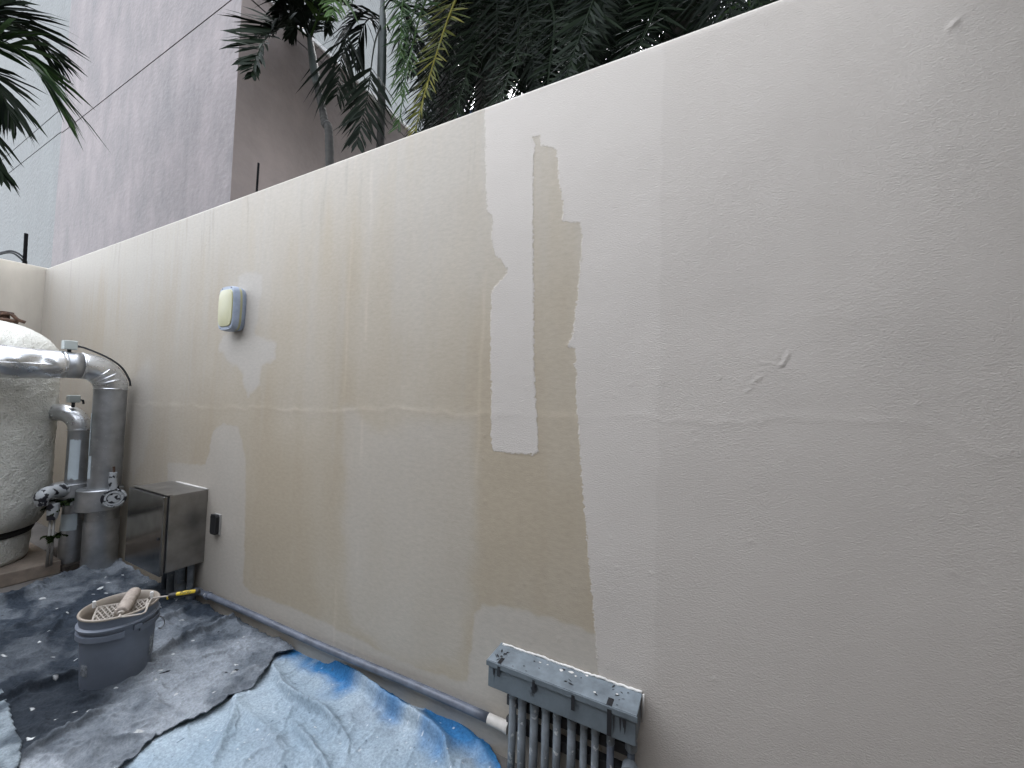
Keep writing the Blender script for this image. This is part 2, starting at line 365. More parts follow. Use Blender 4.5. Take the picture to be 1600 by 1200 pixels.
# ---------------- far blue glazed building seen over the roof
mat('blue_glass', (.030, .046, .085), .7, var=.15, vscale=.6, spec=.1)
mat('mullion', (.06, .08, .12), .6)
fb = thing('glazed_building', 'slate blue glazed building glimpsed above the roof between the palms', 'building', (-26, 26, 0))
obj('facade', box(-34, -17.5, 25, 30, 0, 26), 'blue_glass', fb)
for i in range(9): obj('mullion', box(-34+i*2.05, -33.9+i*2.05, 24.9, 24.998, 0, 26), 'mullion', fb)
for i in range(8): obj('floor_band', box(-34, -17.5, 24.93, 24.996, 3.1*i+2.6, 3.1*i+2.9), 'mullion', fb)

# ---------------- unseen building added behind the camera and at its right to shade the wall
mat('shade_building_render', (.085, .08, .075), .85, var=.12, vscale=2, bump=.3, bscale=30)
cb = thing('shade_building', 'unseen grey rendered building added behind the viewer to shade the wall', 'building', (3, -5, 0))
obj('rear_shade_wall', box(-7.4, 1.05, -3.7, -3.4, 0, 4.1), 'shade_building_render', cb)
obj('side_shade_wall', box(1.05, 1.5, -3.7, -.02, 0, 7.0), 'shade_building_render', cb)
obj('shade_slab', box(.62, 1.048, -3.3, -.06, 3.05, 3.17), 'shade_building_render', cb)  # slab added out of view to darken the right end of the wall

# ================================================================== PALMS
def leaf_mat(name, c, c2):
    mt, N, L, B = new_mat(name)
    at_ = N.new('ShaderNodeAttribute'); at_.attribute_name = 'tone'
    mx = N.new('ShaderNodeMix'); mx.data_type = 'RGBA'; mx.inputs[6].default_value = (*c, 1); mx.inputs[7].default_value = (*c2, 1)
    L.new(at_.outputs['Fac'], mx.inputs[0]); L.new(mx.outputs[2], B.inputs['Base Color']); B.inputs['Roughness'].default_value = .6; B.inputs['Specular IOR Level'].default_value = .05
leaf_mat('leaf_dark', (.0024, .0045, .0032), (.0075, .013, .006))
leaf_mat('leaf_black', (.0012, .0022, .0017), (.0042, .0070, .0038))
leaf_mat('leaf_mid', (.006, .016, .007), (.028, .052, .014))
leaf_mat('leaf_yellow', (.026, .034, .008), (.10, .088, .016))
mat('trunk_ringed', (.020, .019, .0175), .9, var=.35, vscale=14, bump=.8, bscale=50, col2=(.0028, .0026, .0025))
mat('crownshaft', (.011, .017, .0145), .5, var=.2, vscale=7, streak=.3)
mat('trunk_date', (.014, .011, .009), .95, var=.3, vscale=12, bump=.8, bscale=30)
def frond(rachis, parent, material, lmax=.5, wid=.03, n=36, ang=52, vee=12, droop=.35, jit=.14, ref=None, plum=0., r0=.014, t0=.12, rng=None):
    rng = rng or RNG; R = np.array(rachis); k = len(R); V = []; F = []; tone = []
    v, f = tube(rachis, list(np.linspace(r0, r0*.2, k)), 5); V += v; F += f; tone += [.75]*len(v)
    seglen = np.linalg.norm(np.diff(R, axis=0), axis=1); cum = np.concatenate([[0], np.cumsum(seglen)]); cum /= cum[-1]
    tw = rng.uniform(.2, .8)
    for s in (-1, 1):
        for q in range(n):
            t = t0+(1-t0)*(q+rng.uniform(0, .7))/n; t = min(t, .999)
            i = min(np.searchsorted(cum, t)-1, k-2); i = max(i, 0); u = (t-cum[i])/(cum[i+1]-cum[i])
            p = R[i]*(1-u)+R[i+1]*u; T = R[i+1]-R[i]; T /= np.linalg.norm(T)
            a = np.array((0, 0, 1.)) if ref is None else np.array(ref, float)
            if abs(T@a)/np.linalg.norm(a) > .97: a = a+np.array((.3, -.3, 0))
            Nn = a-T*(a@T); Nn /= np.linalg.norm(Nn); S = np.cross(T, Nn)*s
            an = rad(ang*(1-.45*t)+rng.normal(0, 7)); ve = rad(vee+rng.normal(0, 6)+(rng.uniform(-1, 1)*plum))
            D = T*math.cos(an)+(S*math.cos(ve)+Nn*math.sin(ve))*math.sin(an)
            l = lmax*(math.sin(math.pi*min(1, .18+.78*t))**.7)*(1+rng.normal(0, jit)); l = max(l, .1*lmax)
            Wd = np.cross(D, Nn); Wd /= np.linalg.norm(Wd)+1e-9; Wd = Wd*math.cos(rng.normal(0, .5))+Nn*math.sin(rng.normal(0, .5))
            g_ = np.array((0, 0, -1.))*droop*l*rng.uniform(.6, 1.4)
            hw = wid*.5*(1+rng.normal(0, .15)); o = len(V)
            p1 = p+D*l*.35+g_*.12; p2 = p+D*l*.72+g_*.5; p3 = p+D*l+g_
            V += [p-Wd*hw*.4, p+Wd*hw*.4, p1-Wd*hw, p1+Wd*hw, p2-Wd*hw*.75, p2+Wd*hw*.75, p3]
            F += [(o, o+1, o+3, o+2), (o+2, o+3, o+5, o+4), (o+4, o+5, o+6)]
            c = np.clip(tw+rng.normal(0, .22), 0, 1); tone += [c]*7
    o = obj('frond', (V, F), material, parent); fattr(o.data, 'tone', np.array(tone, np.float32)); return o
def ringed_trunk(name, pts, r, parent, material='trunk_ringed', rings=.06, amp=.10):
    P = spline(pts, 160); R = []; d = 0
    for i, p in enumerate(P):
        if i: d += np.linalg.norm(P[i]-P[i-1])
        ph = (d/rings) % 1; R.append((r[0]+(r[1]-r[0])*i/len(P))*(1+amp*(1-ph)-amp*.5+random.uniform(-.02, .02)))
    return obj(name, tube(P, R, 14), material, parent, 50)

# --- slender palm one
def ray_at_y(px, py, y): return at(px, py, 1, y)
Y1 = 2.3
p1 = thing('slender_palm', 'slender ringed palm leaning in front of the dark side of the building', 'palm tree', (*ray_at_y(516, 262, Y1)[:2], 0))
b_ = ray_at_y(518, 262, Y1); base1 = np.array((b_[0]+.25, b_[1], 0))
tr1 = [base1, ray_at_y(515, 256, Y1), ray_at_y(507, 190, Y1), ray_at_y(495, 132, Y1)]
ringed_trunk('trunk', tr1, (.066, .050), p1, rings=.075)
cs1 = spline([ray_at_y(495, 133, Y1), ray_at_y(491, 108, Y1), ray_at_y(487, 80, Y1), ray_at_y(481, 40, Y1)], 30)
obj('crownshaft', tube(cs1, list(np.interp(np.linspace(0, 1, len(cs1)), [0, .25, .6, 1], [.052, .066, .058, .03])), 16), 'crownshaft', p1, True)
def fr_px(parent, material, pts, **kw):     # rachis through picture points, each with its own distance behind the wall
    return frond(spline([at(px, py, 1, y) for px, py, y in pts], 26), parent, material, **kw)
AD = dict(lmax=.62, wid=.05, n=30, ang=50, vee=18, droop=.45, r0=.016)
fr_px(p1, 'leaf_dark', [(484, 60, Y1), (455, 40, 2.0), (420, 55, 1.6), (400, 92, 1.4), (394, 118, 1.35)], **dict(AD, lmax=.56, wid=.05, n=46, ang=64, droop=.16, vee=30))
fr_px(p1, 'leaf_black', [(484, 60, Y1), (465, 28, 2.1), (440, 25, 1.9), (418, 50, 1.7)], **dict(AD, lmax=.42))
fr_px(p1, 'leaf_black', [(484, 55, Y1), (470, 10, 2.0), (440, -40, 1.6), (405, -50, 1.2)], **AD)
fr_px(p1, 'leaf_black', [(484, 55, Y1), (490, 0, Y1-.1), (498, -50, Y1-.3), (520, -70, Y1-.5)], **AD)
fr_px(p1, 'leaf_mid', [(486, 55, Y1), (508, 0, Y1-.2), (522, -25, Y1-.4), (520, 25, Y1-.6)], **dict(AD, lmax=.4))
fr_px(p1, 'leaf_black', [(486, 60, Y1), (498, 25, Y1+.2), (508, 20, Y1+.3), (512, 45, Y1+.4)], **dict(AD, lmax=.35))
fr_px(p1, 'leaf_black', [(484, 60, Y1), (475, 20, Y1-.1), (455, -5, Y1-.3), (440, 18, Y1-.4)], **dict(AD, lmax=.5))
fr_px(p1, 'leaf_black', [(484, 58, Y1), (490, 10, Y1+.3), (480, -60, Y1+.5), (460, -80, Y1+.8)], **AD)
fr_px(p1, 'leaf_black', [(482, 58, Y1), (472, 35, Y1), (462, 35, Y1), (452, 58, Y1)], **dict(AD, lmax=.3))
# --- slender palm two
Y2 = 3.0
p2 = thing('slender_palm', 'slender palm with straight grey green stem beside the hanging date fronds', 'palm tree', (*ray_at_y(594, 235, Y2)[:2], 0))
q_ = ray_at_y(594, 235, Y2)
ringed_trunk('trunk', [np.array((q_[0], q_[1], 0)), ray_at_y(594, 232, Y2), ray_at_y(596, 140, Y2)], (.068, .06), p2, rings=.07)
cs2 = spline([ray_at_y(596, 141, Y2), ray_at_y(597, 90, Y2), ray_at_y(598, 40, Y2), ray_at_y(598, 0, Y2)], 30)
obj('crownshaft', tube(cs2, list(np.interp(np.linspace(0, 1, len(cs2)), [0, .2, .6, 1], [.062, .075, .07, .035])), 16), 'crownshaft', p2, True)
AD2 = dict(AD, lmax=.78, wid=.042, n=30)
fr_px(p2, 'leaf_black', [(597, 28, Y2), (572, 18, Y2-.2), (546, 45, Y2-.4), (532, 100, Y2-.5), (527, 150, Y2-.6)], **dict(AD2, lmax=.74, n=34, ang=48))
fr_px(p2, 'leaf_black', [(597, 35, Y2), (585, 70, Y2-.3), (574, 150, Y2-.6), (557, 225, Y2-.9)], **dict(AD2, vee=-10, droop=.15, ang=54, lmax=.66, n=26, t0=.45))
fr_px(p2, 'leaf_black', [(597, 30, Y2), (576, 30, Y2+.3), (562, 55, Y2+.4), (556, 105, Y2+.4)], **dict(AD2, lmax=.5))
fr_px(p2, 'leaf_black', [(598, 20, Y2), (612, 0, Y2), (635, 20, Y2+.2), (650, 110, Y2+.3)], **AD2)
fr_px(p2, 'leaf_black', [(598, 20, Y2), (590, -20, Y2), (560, -40, Y2+.1), (535, -10, Y2+.2)], **dict(AD2, lmax=.6))
fr_px(p2, 'leaf_black', [(598, 15, Y2), (600, -40, Y2), (620, -80, Y2+.1), (660, -60, Y2+.2)], **AD2)
# --- palm at the left edge, behind the return wall
XL = -8.3
def at_x(px, py, x=XL): return at(px, py, 0, x)
c3 = at_x(-75, 70)
p3 = thing('slender_palm', 'dark palm reaching in from the left edge before the pale building', 'palm tree', (c3[0], c3[1], 0))
ringed_trunk('trunk', [np.array((c3[0], c3[1], 0)), np.array((c3[0]+.05, c3[1], 2.)), c3], (.09, .07), p3, rings=.08)
AD3 = dict(AD, lmax=.85, wid=.05, n=38, droop=.3, vee=10)
for k_, pts in enumerate(([(-75, 70), (-40, 20), (20, 30), (92, 92)], [(-75, 70), (-30, 60), (30, 80), (86, 150)], [(-75, 75), (-40, 100), (-10, 120), (22, 192)], [(-75, 80), (-60, 150), (-30, 210), (2, 275)], [(-75, 70), (-90, 0), (-120, -40), (-170, -40)], [(-75, 70), (-60, 0), (-40, -60), (10, -90)], [(-75, 75), (-110, 100), (-150, 150), (-180, 230)])):
    R_ = spline([at_x(px, py, XL+.15*i*(1 if k_ % 2 else -.5)) for i, (px, py) in enumerate(pts)], 26)
    frond(R_, p3, 'leaf_dark' if k_ != 1 else 'leaf_mid', **dict(AD3, **(dict(lmax=.5, n=28) if k_ in (2, 3) else {})))
# --- date palms over the wall
DP = dict(lmax=.56, wid=.022, n=104, ang=64, vee=18, droop=.06, plum=20, r0=.024, t0=.1)
def date_palm(label, crown, fr, nrand, seed, L=3.2, nhang=0, hx=(0, 0)):
    r = np.random.default_rng(seed); pm = thing('date_palm', label, 'palm tree', (crown[0], crown[1], 0), 'date palms over the wall')
    P = [np.array((crown[0]+.05, crown[1], 0)), np.array((crown[0], crown[1], crown[2]*.5)), crown]
    ringed_trunk('trunk', P, (.20, .22), pm, 'trunk_date', rings=.11, amp=.22)
    for mt_, pts, kw in fr:
        frond(spline([crown]+[at(px, py, 1, y) for px, py, y in pts], 34), pm, mt_, **dict(DP, rng=r, **kw))
    for i in range(nhang):
        px = hx[0]+(hx[1]-hx[0])*(i+r.uniform(.1, .9))/nhang; cpx = proj(crown)[0]; px = cpx+(px-cpx)*1.25; px = max(px, hx[0]); yt = crown[1]+r.uniform(-1.6, .9); py = 418-.3625*(px-72)+r.uniform(-20, 70)
        tip = at(px, py, 1, yt); mid = (crown+tip)/2; out = tip-crown; out[2] = 0
        ctl = mid+out*r.uniform(.05, .3)+np.array((0, 0, r.uniform(.2, .7)))
        frond(bez(crown, ctl, tip, 26), pm, 'leaf_black' if r.random() < .65 else 'leaf_dark', **dict(DP, rng=r, ref=(0, -1, .3)))
    for i in range(nrand):
        az = 2*math.pi*(i*.618+r.uniform(0, .1)); el = rad(r.uniform(-35, 62)); l = L*r.uniform(.8, 1.1)
        d = np.array((math.cos(az)*math.cos(el), math.sin(az)*math.cos(el), math.sin(el)))
        a = crown+d*l*.55; b = crown+d*l*.85+np.array((math.cos(az), math.sin(az), 0))*l*.1-np.array((0, 0, l*r.uniform(.25, .75)))
        pr = [proj(q) for q in bez(crown, a, b, 8)]
        if any(x < 665 and -80 < y < 330 for x, y, z in pr): continue
        frond(bez(crown, a, b, 22), pm, 'leaf_black' if r.random() < .8 else 'leaf_dark', **dict(DP, n=84, wid=.027, rng=r))
    return pm
cA = at(775, -190, 1, 3.6); cB = at(1075, -260, 1, 3.0); cC = at(930, -80, 1, 6.2)
date_palm('date palm with yellowing fronds hanging over the wall beside the slender palms', cA, [
 ('leaf_yellow', [(735, -60, 2.8), (700, 30, 2.3), (668, 130, 2.0), (648, 205, 1.9)], dict(ref=(0, -1, .3))),
 ('leaf_mid', [(720, -70, 2.8), (670, -10, 2.4), (640, 90, 2.1), (622, 200, 2.0)], dict(ref=(0, -1, .3))),
 ('leaf_mid', [(700, -80, 2.9), (660, -20, 2.6), (636, 60, 2.4), (625, 150, 2.3)], dict(ref=(0, -1, .3))),
 ('leaf_mid', [(690, -110, 2.7), (650, -60, 2.3), (630, 0, 2.1), (626, 90, 2.0)], dict(ref=(0, -1, .3))),
 ('leaf_dark', [(800, -30, 2.9), (810, 60, 2.5), (790, 130, 2.2), (770, 190, 2.0)], dict(ref=(0, -1, .3))),
 ('leaf_dark', [(830, -60, 2.9), (865, 20, 2.5), (858, 110, 2.2), (850, 190, 2.0)], dict(ref=(0, -1, .3))),
 ('leaf_dark', [(770, -30, 3.0), (745, 60, 2.7), (725, 130, 2.4), (700, 220, 2.2)], dict(ref=(0, -1, .3))),
 ], 26, 3, 3.4, 16, (640, 960))
date_palm('dense dark date palm above the highest part of the wall', cB, [
 ('leaf_dark', [(1060, -80, 2.6), (1030, 0, 2.2), (1000, 70, 1.9), (980, 130, 1.7)], dict(ref=(0, -1, .3))),
 ('leaf_dark', [(1100, -80, 2.6), (1118, -10, 2.2), (1128, 40, 2.0), (1132, 90, 1.8)], dict(ref=(0, -1, .3))),
 ('leaf_mid', [(1130, -110, 2.4), (1165, -40, 2.0), (1170, 0, 1.9), (1176, 60, 1.8)], dict(ref=(0, -1, .3))),
 ('leaf_dark', [(1020, -100, 2.6), (960, -30, 2.2), (930, 40, 2.0), (905, 140, 1.8)], dict(ref=(0, -1, .3))),
 ], 26, 5, 3.4, 16, (880, 1230))
cD = at(705, -70, 1, 5.2)
date_palm('date palm half hidden behind the yellowing fronds', cD, [], 10, 12, 3.6, 36, (668, 880))
date_palm('shadowed date palm behind the other two, showing sky through its fronds', cC, [], 24, 9, 4.0, 40, (655, 1220))

# ================================================================== OBJECTS
# ---------------- wall lamp
mat('lamp_grey', (.33, .38, .47), .5, var=.1, vscale=20, bump=.2, bscale=200)
mat('lamp_cream', (.44, .425, .25), .45, var=.06, vscale=10)
xl = at(341, 480, 1, -.08)[0]; xr = at(363, 480, 1, -.08)[0]; lz0 = at(352, 515, 1, -.08)[2]; lz1 = at(352, 448, 1, -.08)[2]
LXC, LZC, LW, LH = (xl+xr)/2+.004, (lz0+lz1)/2, (xr-xl)*1.08, (lz1-lz0)
lamp = thing('wall_lamp', 'bulkhead wall lamp with cream lens and grey blue frame, high on the tan wall', 'lamp', (LXC, 0, LZC-LH/2))
def bulge_ring(w_, h_, y, n=44, bul=.10):
    pts = []
    for i in range(n):
        a = 2*math.pi*i/n; ca_, sa_ = math.cos(a), math.sin(a); e = .34
        u = math.copysign(abs(ca_)**e, ca_); v_ = math.copysign(abs(sa_)**e, sa_)
        pts.append(np.array((LXC+u*w_/2*(1-bul*v_*v_), y, LZC+v_*h_/2*(1-.04*u*u))))
    return pts
def loft(rings, cap=True):
    n = len(rings[0]); V = [p for r in rings for p in r]; F = []
    for i in range(len(rings)-1):
        for j in range(n): F.append((i*n+j, i*n+(j+1) % n, (i+1)*n+(j+1) % n, (i+1)*n+j))
    if cap: F += [tuple(range(n))[::-1], tuple(range((len(rings)-1)*n, len(rings)*n))]
    return V, F
obj('back_plate', loft([bulge_ring(LW*.95, LH*.96, .004), bulge_ring(LW*1.03, LH*1.01, -.012), bulge_ring(LW*1.06, LH*1.03, -.026)]), 'lamp_grey', lamp, 40)
obj('side_lens', loft([bulge_ring(LW*1.03, LH*1.005, -.0262), bulge_ring(LW*1.03, LH*1.005, -.0418)]), 'lamp_cream', lamp, 40)
fr = obj('front_frame', loft([bulge_ring(LW*1.07, LH*1.04, -.042), bulge_ring(LW*1.05, LH*1.02, -.070), bulge_ring(LW*1.0, LH, -.078)]), 'lamp_grey', lamp, 40)
obj('lens', loft([bulge_ring(LW*.90, LH*.86, -.0782, bul=.08), bulge_ring(LW*.88, LH*.845, -.084, bul=.08), bulge_ring(LW*.5, LH*.6, -.088, bul=.08)]), 'lamp_cream', lamp, 35)
for sx in (-1, 1):
    for sz in (-1, 1): obj('screw', tube([(LXC+sx*LW*.29, -.0775, LZC+sz*LH*.460), (LXC+sx*LW*.29, -.0795, LZC+sz*LH*.460)], .0035, 10), 'dark_gap', fr)

# ---------------- steel cabinet
def steel(name, base, rough, sc_=(1, 1, 14), spots=None):
    mt, N, L, B = new_mat(name); tc = N.new('ShaderNodeTexCoord'); mp = N.new('ShaderNodeMapping'); mp.inputs['Scale'].default_value = sc_; L.new(tc.outputs['Object'], mp.inputs[0])
    n = N.new('ShaderNodeTexNoise'); n.inputs['Scale'].default_value = 14; n.inputs['Detail'].default_value = 7; L.new(mp.outputs[0], n.inputs['Vector'])
    n2 = N.new('ShaderNodeTexNoise'); n2.inputs['Scale'].default_value = 9; n2.inputs['Detail'].default_value = 6; L.new(tc.outputs['Object'], n2.inputs['Vector'])
    r = N.new('ShaderNodeValToRGB'); r.color_ramp.elements[0].color = (*[b*.72 for b in base], 1); r.color_ramp.elements[1].color = (*[b*1.15 for b in base], 1); r.color_ramp.elements[0].position = .3; r.color_ramp.elements[1].position = .7
    L.new(n2.outputs['Fac'], r.inputs[0]); cur = r.outputs[0]; B.inputs['Metallic'].default_value = .92
    if spots:
        n4 = N.new('ShaderNodeTexNoise'); n4.inputs['Scale'].default_value = 70; n4.inputs['Detail'].default_value = 3; L.new(tc.outputs['Object'], n4.inputs['Vector'])
        r2 = N.new('ShaderNodeValToRGB'); r2.color_ramp.elements[0].position = spots; r2.color_ramp.elements[1].position = spots+.02; L.new(n4.outputs['Fac'], r2.inputs[0])
        mx = N.new('ShaderNodeMix'); mx.data_type = 'RGBA'; L.new(r2.outputs[0], mx.inputs[0]); L.new(cur, mx.inputs[6]); mx.inputs[7].default_value = (.62, .62, .6, 1); cur = mx.outputs[2]
        iv = N.new('ShaderNodeMath'); iv.operation = 'MULTIPLY_ADD'; L.new(r2.outputs[0], iv.inputs[0]); iv.inputs[1].default_value = -.92; iv.inputs[2].default_value = .92; L.new(iv.outputs[0], B.inputs['Metallic'])
    L.new(cur, B.inputs['Base Color'])
    mr = N.new('ShaderNodeMapRange'); L.new(n.outputs['Fac'], mr.inputs[0]); mr.inputs[3].default_value = rough-.08; mr.inputs[4].default_value = rough+.14; L.new(mr.outputs[0], B.inputs['Roughness'])
    bp = N.new('ShaderNodeBump'); bp.inputs['Strength'].default_value = .12; bp.inputs['Distance'].default_value = .004; L.new(n2.outputs['Fac'], bp.inputs['Height']); L.new(bp.outputs[0], B.inputs['Normal'])
steel('stainless', (.30, .29, .275), .32, spots=.76)
steel('stainless_door', (.20, .20, .195), .12, (14, 14, 1), spots=.79)
CX0, CX1, CZ0, CZ1, CD = -3.665, -3.15, .295, .80, .232
cab = thing('steel_cabinet', 'stainless steel electrical cabinet mounted low on the wall beside the pipes', 'cabinet', (CX1, 0, CZ0))
obj('body', box(CX0, CX1, -CD+.014, .004, CZ0, CZ1, .004), 'stainless', cab)
obj('gasket', box(CX0+.008, CX1-.008, -CD+.006, -CD+.0138, CZ0+.006, CZ1-.008), 'dark_gap', cab)
dr = obj('door', box(CX0-.002, CX1-.003, -CD-.016, -CD+.0058, CZ0-.012, CZ1-.004, .005), 'stainless_door', cab)
obj('lock', tube([(CX1-.045, -CD-.0162, .52), (CX1-.045, -CD-.021, .52)], .009, 14), 'dark_gap', dr)
obj('top_lip', box(CX0+.003, CX1-.002, -CD+.002, -CD+.03, CZ1+.0005, CZ1+.005), 'stainless', cab)
mat('bead_white', (.66, .64, .6), .7)
obj('sealant_bead', tube([(CX0+.08, -.004, CZ1+.002), (CX1, -.004, CZ1+.003)], .006, 8), 'bead_white', cab, True)
mat('conduit_grey', (.185, .205, .22), .5, var=.3, vscale=9, spots=(.42, .43, .42), sscale=34, sthr=.64, bump=.15, bscale=80)
mat('conduit_dark', (.075, .09, .11), .5, var=.3, vscale=9)
for i, (x, r_, y) in enumerate(((-3.56, .02, -.05), (-3.49, .022, -.04), (-3.43, .03, -.06), (-3.36, .028, -.045), (-3.285, .026, -.07), (-3.215, .02, -.045))):
    pc = obj('cabinet_conduit', tube([(x, y, .0), (x, y, CZ0-.0005)], r_, 16), 'conduit_dark' if i < 2 else 'conduit_grey', None, 40)
    tag(pc, ['thin dark conduit under the cabinet, furthest from the outlet', 'second dark conduit under the cabinet from the pipes', 'thick grey conduit under the middle of the cabinet', 'grey conduit under the cabinet, third from the outlet', 'grey paint-spotted conduit under the cabinet front', 'slim grey conduit under the cabinet nearest the outlet'][i], 'conduit', 'conduits under the cabinet')
    if i == 4: obj('coupling', lathe([(r_+.006, .0), (r_+.008, .004), (r_+.008, .09), (r_+.002, .10)], (x, y, .05), 16), 'conduit_grey', pc, 40)

# ---------------- black outlet
mat('black_plastic', (.012, .012, .013), .6)
mat('plate_grey', (.30, .29, .27), .6)
sx_, sz_ = wall(340, 818)[0], wall(340, 818)[2]
sk = thing('wall_outlet', 'small black outlet box on the wall right of the steel cabinet', 'outlet', (sx_, 0, sz_-.07))
obj('back_plate', box(sx_-.036, sx_+.044, -.008, .004, sz_-.072, sz_+.068, .003), 'plate_grey', sk)
obj('cover', loft([[np.array((sx_+u*.034, y, sz_+v_*.066)) for u, v_ in ((-1, -.8), (-.75, -1), (.7, -1), (1, -.8), (1, .8), (.7, 1), (-.75, 1), (-1, .8))] for y, in ((-.0082,), (-.03,))]), 'black_plastic', sk)
obj('hinge', tube([(sx_-.02, -.03, sz_+.066), (sx_+.02, -.03, sz_+.066)], .005, 8), 'black_plastic', sk)

# ---------------- conduit along the wall foot
mat('conduit_blue', (.12, .135, .165), .45, var=.25, vscale=12, spots=(.55, .53, .5), sscale=16, sthr=.70, bump=.1, bscale=60)
mat('pvc_pale', (.56, .53, .48), .55, var=.1, vscale=20)
A_ = at(312, 925, 1, -.03); B_ = at(764, 1123, 1, -.03); E_ = at(792, 1136, 1, -.03)
wc = thing('wall_conduit', 'long grey conduit running along the foot of the wall', 'conduit', A_)
cp = [A_+(B_-A_)*t+np.array((0, 0, .004*math.sin(t*9))) for t in np.linspace(0, 1, 30)]
obj('pipe', tube(cp, .0182, 18), 'conduit_blue', wc, True)
obj('pale_end', tube([B_-(E_-B_)*.02, E_], .0205, 18), 'pvc_pale', wc, 40)
obj('end_collar', tube([E_-(E_-B_)*.12, E_+(E_-B_)*.08], .0232, 18), 'pvc_pale', wc, 40)
obj('elbow', tube(spline([A_+np.array((.01, 0, 0)), A_+np.array((-.05, 0, -.002)), A_+np.array((-.085, -.002, -.035)), A_+np.array((-.09, -.002, -.115))], 20), .021, 16), 'conduit_blue', wc, True)
for t in (.04, .43, .80):
    p = A_+(B_-A_)*t; d = (B_-A_)/np.linalg.norm(B_-A_)
    if t < .1: obj('coupling', tube([p-d*.0, p+d*.03], .024, 16), 'conduit_blue', wc, 40)

# ---------------- cable trunking with conduits at lower right
mat('trunking_grey', (.125, .150, .165), .5, var=.16, vscale=10, spots=(.016, .017, .02), sscale=7, sthr=.68, bump=.15, bscale=60)
mat('trunking_top', (.175, .205, .225), .5, var=.2, vscale=16, spots=(.02, .022, .026), sscale=9, sthr=.64, bump=.15, bscale=60)
mat('tape_black', (.01, .01, .012), .5)
T0, T1 = -.775, -.197; TY = -.118
zt = .452; zb = .352
tk = thing('cable_trunking', 'grey metal trunking box with black tar marks at the foot of the wall', 'trunking', (T0, 0, zb))
obj('body', box(T0+.004, T1-.004, TY+.004, .003, zb, zt-.004, .003), 'trunking_grey', tk)
bm_v, bm_f = box(T0, T1, TY, .003, zt-.003, zt+.006, .002)
obj('lid', (bm_v, bm_f), 'trunking_top', tk)
obj('lid_lip', box(T0-.002, T1+.002, TY-.004, TY-.0005, zt-.016, zt+.004, .001, 1), 'trunking_grey', tk)
for px, wd, h_, up_ in ((779, .012, .035, 1), (834, .011, .045, 0), (896, .013, .05, 0), (953, .015, .085, 1)):
    x = at(px, 1085, 1, TY)[0]
    v, f = box(x-wd/2, x+wd/2, TY-.0052, TY-.0042, zt-.006-h_, zt-.004)
    parts_ = [(v, f)]
    if up_: parts_.append(box(x-wd*.8, x+wd*.5, TY+.0, TY+.035, zt+.0062, zt+.007))
    obj('tar_mark', join(*parts_), 'tape_black', tk)
for q in range(16):
    x = random.uniform(T0+.02, T1-.02); y = random.uniform(TY+.01, -.012); s_ = random.uniform(.003, .009); a = random.uniform(0, 3.1)
    pts = [np.array((x+math.cos(a+t)*s_*random.uniform(.4, 1.6), y+math.sin(a+t)*s_*random.uniform(.3, 1.0), zt+.0072)) for t in np.linspace(0, 6.28, 8, endpoint=False)]
    obj('paint_fleck', (pts, [tuple(range(8))]), 'tape_black' if q % 2 else 'bead_white', tk)
for cx_, n_ in ((T0+.05, 9), (T1-.07, 8), (-.42, 3)):        # tar smears on the lid and over its front edge
    for q in range(n_):
        x = cx_+random.gauss(0, .022); y = random.uniform(TY+.006, -.02); a = random.uniform(0, 3.1); l_ = random.uniform(.006, .024); w_ = random.uniform(.0015, .004)
        d_ = np.array((math.cos(a), math.sin(a), 0)); n2_ = np.array((-math.sin(a), math.cos(a), 0)); c_ = np.array((x, y, zt+.0068+.0002*q))
        obj('tar_smear', ([c_-d_*l_/2-n2_*w_*.4, c_-n2_*w_, c_+d_*l_/2-n2_*w_*.2, c_+d_*l_*.4+n2_*w_*.6, c_+n2_*w_*1.1, c_-d_*l_/2+n2_*w_*.5], [(0, 1, 2, 3, 4, 5)]), 'tape_black', tk)
for q in range(8):
    x = (T0+.03+random.uniform(0, .03)) if q < 4 else (T1-.05+random.uniform(-.03, .02)); h_ = random.uniform(.01, .06); w_ = random.uniform(.002, .005)
    obj('tar_drip', ([np.array(p) for p in ((x-w_, TY-.0046-.0002*q, zt-.018), (x+w_, TY-.0046-.0002*q, zt-.017), (x+w_*.6, TY-.0046-.0002*q, zt-.018-h_*.7), (x, TY-.0046-.0002*q, zt-.018-h_))], [(0, 3, 2, 1)]), 'tape_black', tk)
seam = [np.array((T0+(T1-T0)*t, -.004-.002*random.random(), zt+.007+random.uniform(-.001, .004))) for t in np.linspace(.02, 1.0, 60)]
obj('sealant_bead', tube(seam, [.0035+.002*random.random() for _ in seam], 7), 'bead_white', tk, True)
obj('end_bead', tube([(T1+.004, -.004, zt+.004), (T1+.005, -.008, zt-.03), (T1+.004, -.006, zb+.01)], .004, 7), 'bead_white', tk, True)
mat('rail_dark', (.035, .035, .037), .6)
rails = thing('support_rail', 'dark steel strut behind the row of grey conduits', 'rail', (T0, 0, .2))
for z in (.262, .172): obj('channel', box(T0+.05, T1-.02, -.034, .003, z-.02, z+.02, .002, 1), 'rail_dark', rails)
wh = ['leftmost', 'second from left', 'third from left', 'fourth from left', 'fifth from left', 'sixth from left', 'seventh from left', 'eighth from left', 'ninth and darkest']
